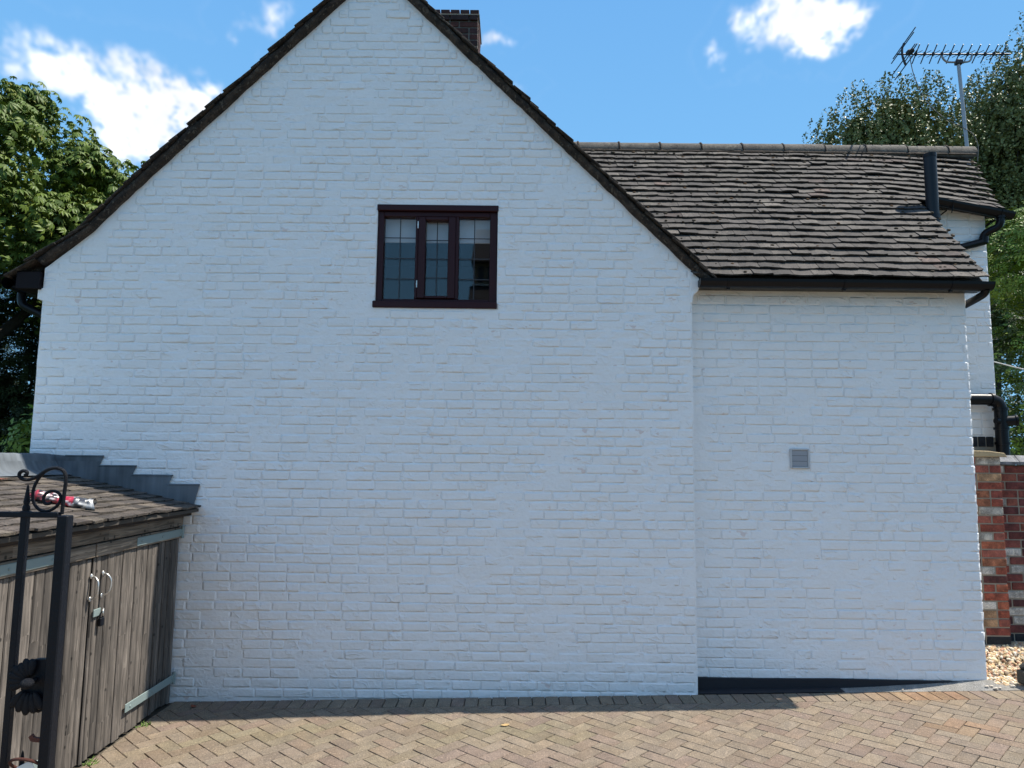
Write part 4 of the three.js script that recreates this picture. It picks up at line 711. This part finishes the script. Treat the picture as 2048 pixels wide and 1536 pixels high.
// ───────── iron gate ─────────
{
  const gz = 3.7, t = thing('iron_gate', 'black wrought iron garden gate with scroll top and shell shaped latch plate', 'gate', [-1.8, 0, gz]);
  const X = p => -1.488 + 0.001437 * p, Y = p => 1.669 - (p - 1030) * 0.001437;
  mesh('stile', boxAt(-1.3125, -1.281, 0.03, 1.668, gz - 0.016, gz + 0.016, 0.003), M.iron, t);
  const fin = (x, y, s = 1) => new THREE.LatheGeometry([[0.0, 0.095], [0.004, 0.085], [0.0095, 0.04], [0.0115, 0.028], [0.008, 0.02], [0.0125, 0.014], [0.0135, 0.004], [0.011, -0.006], [0.0115, -0.02], [0, -0.02]].reverse().map(p => new THREE.Vector2(p[0] * s, p[1] * s)), 10).translate(x, y, gz);
  for (let k = 0; k < 6; k++) { const x = -1.413 - k * 0.105; mesh('bar', join([boxAt(x - 0.0095, x + 0.0095, 0.1, 1.672, gz - 0.0095, gz + 0.0095, 0.002), boxAt(x - 0.0112, x + 0.0112, 1.673, 1.68, gz - 0.011, gz + 0.011, 0.002)]), M.iron, t); mesh('spear_finial', fin(x, 1.682, 0.8), M.iron, t); }
  for (const x of [-1.365, -1.47, -1.575]) { mesh('dog_bar', boxAt(x - 0.006, x + 0.006, 0.1, 0.92, gz - 0.006, gz + 0.006, 0.002), M.iron, t); mesh('spear_finial', fin(x, 0.94, 0.8), M.iron, t); }
  mesh('rail', boxAt(-2.06, -1.3125, 1.661, 1.677, gz - 0.008, gz + 0.0115, 0.002), M.iron, t);
  mesh('rail', boxAt(-2.06, -1.3125, 0.86, 0.88, gz - 0.012, gz + 0.0125, 0.002), M.iron, t);
  mesh('rail', boxAt(-2.06, -1.3125, 0.08, 0.11, gz - 0.012, gz + 0.0125, 0.002), M.iron, t);
  mesh('hinge_stile', boxAt(-2.09, -2.06, 0.03, 1.9, gz - 0.016, gz + 0.016, 0.003), M.iron, t);
  const q = list => list.map(([a, b]) => [X(10 + a / 10.24), Y(920 + b / 10.24), gz]);
  mesh('crest_scroll', tube(q([[1180, 1110], [1190, 900], [1200, 650], [1212, 400], [1195, 300], [1130, 205], [1000, 160], [880, 175], [760, 230], [640, 320], [520, 385], [400, 412], [300, 395], [240, 350], [228, 290], [270, 240], [330, 228], [385, 255], [385, 300], [345, 325]]), 0.0052, 120, 10), M.iron, t);
  mesh('ring_scroll', tube(q([[740, 262], [660, 350], [590, 480], [548, 620], [548, 760], [580, 880], [660, 985], [760, 1045], [880, 1050], [1000, 1000], [1090, 910], [1132, 800], [1110, 710], [1040, 655], [950, 640], [850, 670], [785, 740], [775, 820], [810, 890], [880, 905], [950, 870]]), 0.0045, 140, 10), M.iron, t);
  // latch: plate, shell and knob
  const pl = [[-1.3115, 1.262], [-1.345, 1.262], [-1.37, 1.256], [-1.385, 1.2], [-1.375, 1.13], [-1.33, 1.118], [-1.3115, 1.126]];
  const lp = mesh('latch_plate', extr(pl.reverse(), 0.012, gz - 0.012, [], 0.002), M.iron, t);
  const petal = (ang, r0, r1, w) => { const gs = []; const g = new THREE.SphereGeometry(1, 10, 8).scale((r1 - r0) / 2, w, 0.008); const p = g.attributes.position; for (let i = 0; i < p.count; i++) { const u = (p.getX(i) / ((r1 - r0) / 2) + 1) / 2; p.setY(i, p.getY(i) * (0.5 + 0.75 * u)); } g.translate((r0 + r1) / 2, 0, 0); g.rotateZ(ang); g.translate(-1.353, 1.206, gz + 0.012); return g; };
  const up = []; for (let k = 0; k < 7; k++) up.push(petal(R(88 + k * 18.5), 0.012, 0.062 + (k === 3 ? 0.004 : 0) + 0.003 * Math.sin(k * 2), 0.0125)); mesh('shell', join(up), M.iron, lp);
  const lo = []; for (let k = 0; k < 5; k++) lo.push(petal(R(236 + k * 15), 0.03, 0.094 - Math.abs(k - 2) * 0.004, 0.0135)); mesh('shell', join(lo), M.iron, lp);
  mesh('knob', join([new THREE.SphereGeometry(0.0175, 20, 14).scale(1, 0.85, 1).translate(-1.345, 1.206, gz + 0.036), rod([-1.345, 1.206, gz], [-1.345, 1.206, gz + 0.03], 0.008)]), M.iron, lp);
  mesh('latch_tongue', extr([[-1.311, 1.047], [-1.335, 1.05], [-1.342, 1.058], [-1.349, 1.052], [-1.343, 1.042], [-1.335, 1.04], [-1.311, 1.038]], 0.008, gz - 0.004, [], 0.001), M.rust, t);
  mesh('rusty_hoop', new THREE.TorusGeometry(0.042, 0.0042, 10, 40).rotateX(Math.PI / 2 - 0.75).translate(-1.352, 0.975, gz), M.rust, t);
  mesh('white_tag', uvBox(cbox(0.045, 0.03, 0.002, 0.0008).rotateZ(0.45).translate(-1.342, 0.972, gz + 0.016)), std({ color: lin(0.7, 0.7, 0.66), roughness: 0.7 }), t);
  settle(t);
}

// ───────── trees and shrubs ─────────
function leafMat(r, g, b, rough = 0.55, tr = 0) { return new THREE.MeshPhysicalMaterial({ color: lin(r, g, b), roughness: rough, transmission: tr, thickness: 0, side: THREE.DoubleSide, specularIntensity: 0.4 }); }
function blade(len, wid, fold, droop, n = 2) { // a folded, drooping leaf blade from the origin along +y
  const P = [], I = []; const prof = n === 2 ? [[0, 0.12], [0.58, 1], [1, 0]] : [[0, 0.15], [0.35, 0.75], [0.68, 1], [1, 0]];
  prof.forEach(([t, w]) => { const y = t * len, z = -droop * t * t * len; P.push(-w * wid / 2, y, z + fold * w * wid, 0, y, z, w * wid / 2, y, z + fold * w * wid); });
  for (let i = 0; i < prof.length - 1; i++) { const a = i * 3; I.push(a, a + 1, a + 4, a, a + 4, a + 3, a + 1, a + 2, a + 5, a + 1, a + 5, a + 4); }
  const g = new THREE.BufferGeometry(); g.setAttribute('position', new THREE.Float32BufferAttribute(P, 3)); g.setIndex(I); g.computeVertexNormals(); return g;
}
const palmate = join([-105, -68, -33, 0, 33, 68, 105].map((a, i) => blade(0.17 - Math.abs(i - 3) * 0.019, 0.062 - Math.abs(i - 3) * 0.006, 0.16, 0.5, 2).rotateX(-0.18).rotateZ(R(a))));
const oval = join([blade(0.074, 0.058, 0.2, 0.3, 2)]);
const spray = join([0, 1, 2, 3, 4, 5, 6].map(k => blade(0.062, 0.03, 0.12, 0.3, 2).rotateZ(k === 6 ? 0 : (k % 2 ? 1 : -1) * 1.05).translate(0, Math.floor(k / 2) * 0.04, 0)));
const up0 = V(0, 0, 1);
function foliage(name, geo, mat, spots, cols, parent) { // spots: [pos, normal, roll, size]
  const im = new THREE.InstancedMesh(geo, mat, spots.length), m = new THREE.Matrix4(), q = new THREE.Quaternion(), q2 = new THREE.Quaternion();
  spots.forEach(([p, n, roll, s, ci], i) => { q.setFromUnitVectors(up0, n); q2.setFromAxisAngle(up0, roll); q.multiply(q2); m.compose(p, q, V(s, s, s)); im.setMatrixAt(i, m); im.setColorAt(i, lin(...cols[ci])); });
  im.name = name; im.castShadow = im.receiveShadow = true; im.userData.kind = 'stuff'; parent.add(im); return im;
}
const rdir = rg => { const z = rg.s(1), a = rg() * 6.283, r = Math.sqrt(1 - z * z); return V(r * Math.cos(a), z, r * Math.sin(a)); };
function limb(pts, r0, r1) { const c = new THREE.CatmullRomCurve3(pts.map(p => V(...p))), g = new THREE.TubeGeometry(c, 14, 1, 9), p = g.attributes.position, fr = c.getSpacedPoints(14); for (let i = 0; i <= 14; i++) for (let j = 0; j <= 9; j++) { const k = i * 10 + j, r = lerp(r0, r1, i / 14), o = c.getPointAt(i / 14); p.setXYZ(k, o.x + (p.getX(k) - o.x) * r, o.y + (p.getY(k) - o.y) * r, o.z + (p.getZ(k) - o.z) * r); } g.computeVertexNormals(); return g; }

// horse chestnut
{
  const t = thing('chestnut_tree', 'large horse chestnut tree with broad palmate leaves beside the house', 'tree', [-9.6, -0.15, -6]), rg = RNG(404);
  mesh('trunk', join([limb([[-9.6, -0.15, -6], [-9.5, 1.5, -6], [-9.4, 3.4, -5.9], [-9.4, 6, -5.8]], 0.34, 0.1), limb([[-9.4, 4.4, -6.2], [-8.7, 5.2, -6.5], [-7.9, 5.9, -6.5], [-7.4, 6.5, -6.3]], 0.09, 0.03), limb([[-9.4, 2.6, -6], [-10.6, 4.2, -5.4], [-11.2, 6, -5.2]], 0.15, 0.04), limb([[-9.4, 3.2, -6], [-8.8, 4.6, -7], [-8.2, 6.4, -7.4]], 0.13, 0.03)]), M.bark, t);
  const C = V(-9.45, 4.5, -5.9), Rr = V(3.2, 4.0, 2.9), spots = [];
  const clump = (c, r, n, out) => { for (let i = 0; i < n; i++) { const d = rdir(rg); if (d.dot(out) < -0.35 && rg() < 0.7) continue; const rr = Math.pow(rg(), 0.4); const p = c.clone().add(V(d.x * r, d.y * r * 0.72, d.z * r).multiplyScalar(rr)); const nn = d.clone().multiplyScalar(0.75).add(V(0, 0.75, 0)).addScaledVector(rdir(rg), 0.45).normalize(); // leaf hangs outward
      const tip = d.clone().add(V(0, -0.55, 0)); spots.push([p, nn, rg() * 6.28, rg.r(0.42, 0.98), rg() < 0.6 ? 0 : rg() < 0.7 ? 1 : rg() < 0.75 ? 2 : 3]); } };
  for (let k = 0; k < 460; k++) { const d = rdir(rg); if (d.z < -0.55) continue; const rad = rg.r(0.74, 0.96); const c = C.clone().add(V(d.x * Rr.x * rad, d.y * Rr.y * rad, d.z * Rr.z * rad)); if (c.y < 4.5) continue; clump(c, rg.r(0.4, 0.75), 120, d); }
  for (let k = 0; k < 60; k++) clump(V(rg.r(-6.5, -4.7), rg.r(4.2, 6.5), rg.r(-9, -5.6)), rg.r(0.5, 0.75), 60, V(0.5, 0.6, 0.2));
  for (let k = 0; k < 40; k++) clump(V(rg.r(-7.8, -5.7), rg.r(4.7, 6.0), rg.r(-6.4, -5)), rg.r(0.4, 0.6), 60, V(0.4, 0.5, 0.6));
  for (let k = 0; k < 40; k++) clump(V(rg.r(-9.6, -7.0), rg.r(4.7, 7.0), rg.r(-7.4, -5.8)), rg.r(0.45, 0.65), 34, V(0.2, 0.5, 0.6));
  for (let k = 0; k < 44; k++) clump(V(rg.r(-10.6, -7.9), rg.r(4.2, 6.6), rg.r(-8, -7)), rg.r(0.5, 0.75), 50, V(0.2, 0.5, 0.6));
  foliage('crown', palmate, leafMat(1, 1, 1, 0.5, 0.2), spots, [[0.098, 0.15, 0.022], [0.128, 0.182, 0.026], [0.07, 0.112, 0.018], [0.165, 0.188, 0.026]], t); settle(t);
}
function birch(base, C, Rr, nTw, seed, label, extraTrunk) {
  const t = thing('birch_tree', label, 'tree', base), rg = RNG(seed), spots = [], [bx, by, bz] = base;
  const twigs = [], limbs = [limb([[bx, by, bz], [bx + 0.15, C.y * 0.5, bz], [C.x, C.y + Rr.y * 0.75, C.z]], 0.2, 0.03)];
  for (let k = 0; k < 16; k++) { const d = rdir(rg), e = C.clone().add(V(d.x * Rr.x * 0.85, Math.abs(d.y) * Rr.y * 0.8 - Rr.y * 0.25, d.z * Rr.z * 0.85)); const f = rg.r(0.35, 0.8), s = V(lerp(bx, C.x, f), lerp(by, C.y + Rr.y * 0.7, f), lerp(bz, C.z, f)); limbs.push(limb([[s.x, s.y, s.z], [lerp(s.x, e.x, 0.5), lerp(s.y, e.y, 0.6) + 0.3, lerp(s.z, e.z, 0.5)], [e.x, e.y, e.z]], 0.05, 0.01)); }
  mesh('trunk', join(limbs), M.bark, t);
  for (let k = 0; k < nTw; k++) {
    const d = rdir(rg), rad = Math.pow(rg(), 0.42), lump = 0.78 + 0.42 * noise(d.x * 2.2 + 7 + seed, d.y * 2.2, d.z * 2.2 + 3.3); const p = C.clone().add(V(d.x * Rr.x * rad * lump, d.y * Rr.y * rad * lump, d.z * Rr.z * rad * lump));
    const L = rg.r(0.35, 1.15), n = Math.floor(L / 0.038), dx = d.x * 0.25 + rg.s(0.12), dz = d.z * 0.25 + rg.s(0.12);
    for (let i = 0; i < n; i++) { const s = i / n; spots.push([V(p.x + dx * s * L + rg.s(0.05), p.y - s * L + 0.1 * Math.sin(s * 3), p.z + dz * s * L + rg.s(0.05)), rdir(rg).add(V(d.x * 0.6, 0.5, 0.3)).normalize(), Math.PI + rg.s(1.2), rg.r(0.6, 1.2) * (rad < 0.8 ? 2.0 : 1), rg() < 0.6 ? 0 : rg() < 0.6 ? 1 : 2]); }
  }
  foliage('crown', oval, leafMat(1, 1, 1, 0.45), spots, [[0.165, 0.18, 0.062], [0.22, 0.23, 0.085], [0.115, 0.128, 0.046]], t); return settle(t);
}
birch([10.2, -0.1, -12.6], V(10.05, 9.2, -12.6), V(2.4, 3.55, 1.9), 2900, 51, 'drooping birch with rounded crown rising behind the tiled ridge');
birch([12.7, -0.1, -12.9], V(14.0, 9.1, -12.8), V(2.7, 5.2, 2.2), 4800, 52, 'tall drooping birch with dense crown beyond the aerial mast');
function shrub(name, label, base, crowns, seed, geo, cols, per, full = 0) {
  const t = thing(name, label, 'shrub', base), rg = RNG(seed), spots = [], lim = [];
  for (const [cx, cy, cz, rx, ry, rz, n] of crowns) {
    lim.push(limb([base, [lerp(base[0], cx, 0.4), lerp(base[1], cy, 0.55), lerp(base[2], cz, 0.4)], [cx, cy + ry * 0.5, cz]], 0.05, 0.012));
    for (let k = 0; k < n; k++) { const d = rdir(rg), lump = (0.72 + 0.5 * noise(d.x * 2.4 + seed, d.y * 2.4 + 3, d.z * 2.4 + 1.3)) * (full ? Math.cbrt(rg()) : 1), c = V(cx + d.x * rx * lump, cy + d.y * ry * lump, cz + d.z * rz * lump); for (let i = 0; i < per; i++) spots.push([c.clone().add(rdir(rg).multiplyScalar(rg.r(0.02, 0.2))), d.clone().multiplyScalar(0.6).add(V(0, 0.7, 0.1)).addScaledVector(rdir(rg), 0.5).normalize(), rg() * 6.28, rg.r(0.7, 1.3), Math.floor(rg() * cols.length)]); }
  }
  mesh('stem', join(lim), M.bark, t); foliage('foliage', geo, leafMat(1, 1, 1, 0.5), spots, cols, t); return settle(t);
}
const fresh = [[0.16, 0.235, 0.03], [0.12, 0.19, 0.03], [0.19, 0.25, 0.035]], deep = [[0.045, 0.07, 0.022], [0.06, 0.085, 0.026], [0.03, 0.05, 0.018]];
shrub('locust_tree', 'fresh yellow green feathery leaved small tree behind the wing gutter', [8.2, -0.1, -4.6], [[7.95, 5.0, -4.5, 0.95, 0.75, 0.8, 190], [8.3, 3.6, -4.8, 0.9, 0.6, 0.8, 60]], 61, spray, fresh, 9);
shrub('leafy_shrub', 'bushy fresh green shrub with arching sprays beside the wing wall', [7.7, -0.1, -4.2], [[7.55, 3.0, -4.2, 0.85, 1.2, 0.8, 150], [7.5, 1.6, -4.1, 0.9, 1.3, 0.8, 130]], 62, spray, [fresh[1], deep[1], fresh[0], deep[1]], 9);
shrub('dark_hedge', 'tall dark evergreen hedge closing the garden behind the shrubs', [10.5, -0.1, -8], [[8.8, 2.6, -8, 1.4, 2.8, 0.9, 380], [10.8, 3.0, -8.2, 1.6, 3.2, 0.9, 420], [12.9, 2.8, -8.2, 1.6, 3.0, 0.9, 380]], 63, spray, deep, 10);
shrub('tall_hedge', 'tall dark hedge under the chestnut tree at the side of the house', [-9.5, -0.2, -7.6], [[-8.9, 2.5, -7.4, 1.5, 3.2, 0.9, 900], [-11.2, 2.6, -8.2, 1.7, 3.4, 0.9, 500]], 64, spray, [[0.026, 0.042, 0.012], [0.036, 0.052, 0.016], [0.018, 0.03, 0.01]], 16, 1);
shrub('wall_fern', 'small bright plant growing beside the house above the lead apron', [-4.45, 1.86, -0.9], [[-4.4, 2.05, -0.9, 0.22, 0.16, 0.3, 26]], 65, spray, fresh, 5);

// house across the drive, mirrored in the window
{
  const t = thing('brick_house', 'brick house across the drive seen mirrored in the window', 'house', [2.2, 0, 22]), b = std({ color: lin(0.62, 0.42, 0.26), map: brickMap, roughness: 0.9 }), dkr = std({ color: lin(0.03, 0.028, 0.03), roughness: 0.9 });
  mesh('wall', join([boxAt(-1.5, 6, 0, 9.35, 20.6, 26, 0.01)]), b, t);
  mesh('lean_to_roof', extrX([[20.58, 8.46], [19.4, 7.3], [19.4, 7.2], [20.58, 7.2]], -1.65, 6.2), dkr, t);
  mesh('lean_to_wall', boxAt(-1.6, 6.1, 0, 7.19, 19.5, 20.58, 0.01), b, t);
  mesh('string_course', boxAt(-1.55, 6.05, 8.47, 8.53, 20.5, 20.59, 0.004), std({ color: lin(0.7, 0.7, 0.66), roughness: 0.8 }), t);
  mesh('roof', extrX([[20.3, 9.36], [23.3, 11.6], [26.3, 9.36]], -1.6, 6.1), dkr, t);
  for (const x of [-1.33, -0.98, 0.6, 2.4, 4.2]) mesh('window', boxAt(x, x + 0.2, 8.6, 9.25, 20.56, 20.61, 0.004), M.came, t);
  settle(t);
}
renderer.render(scene, camera);
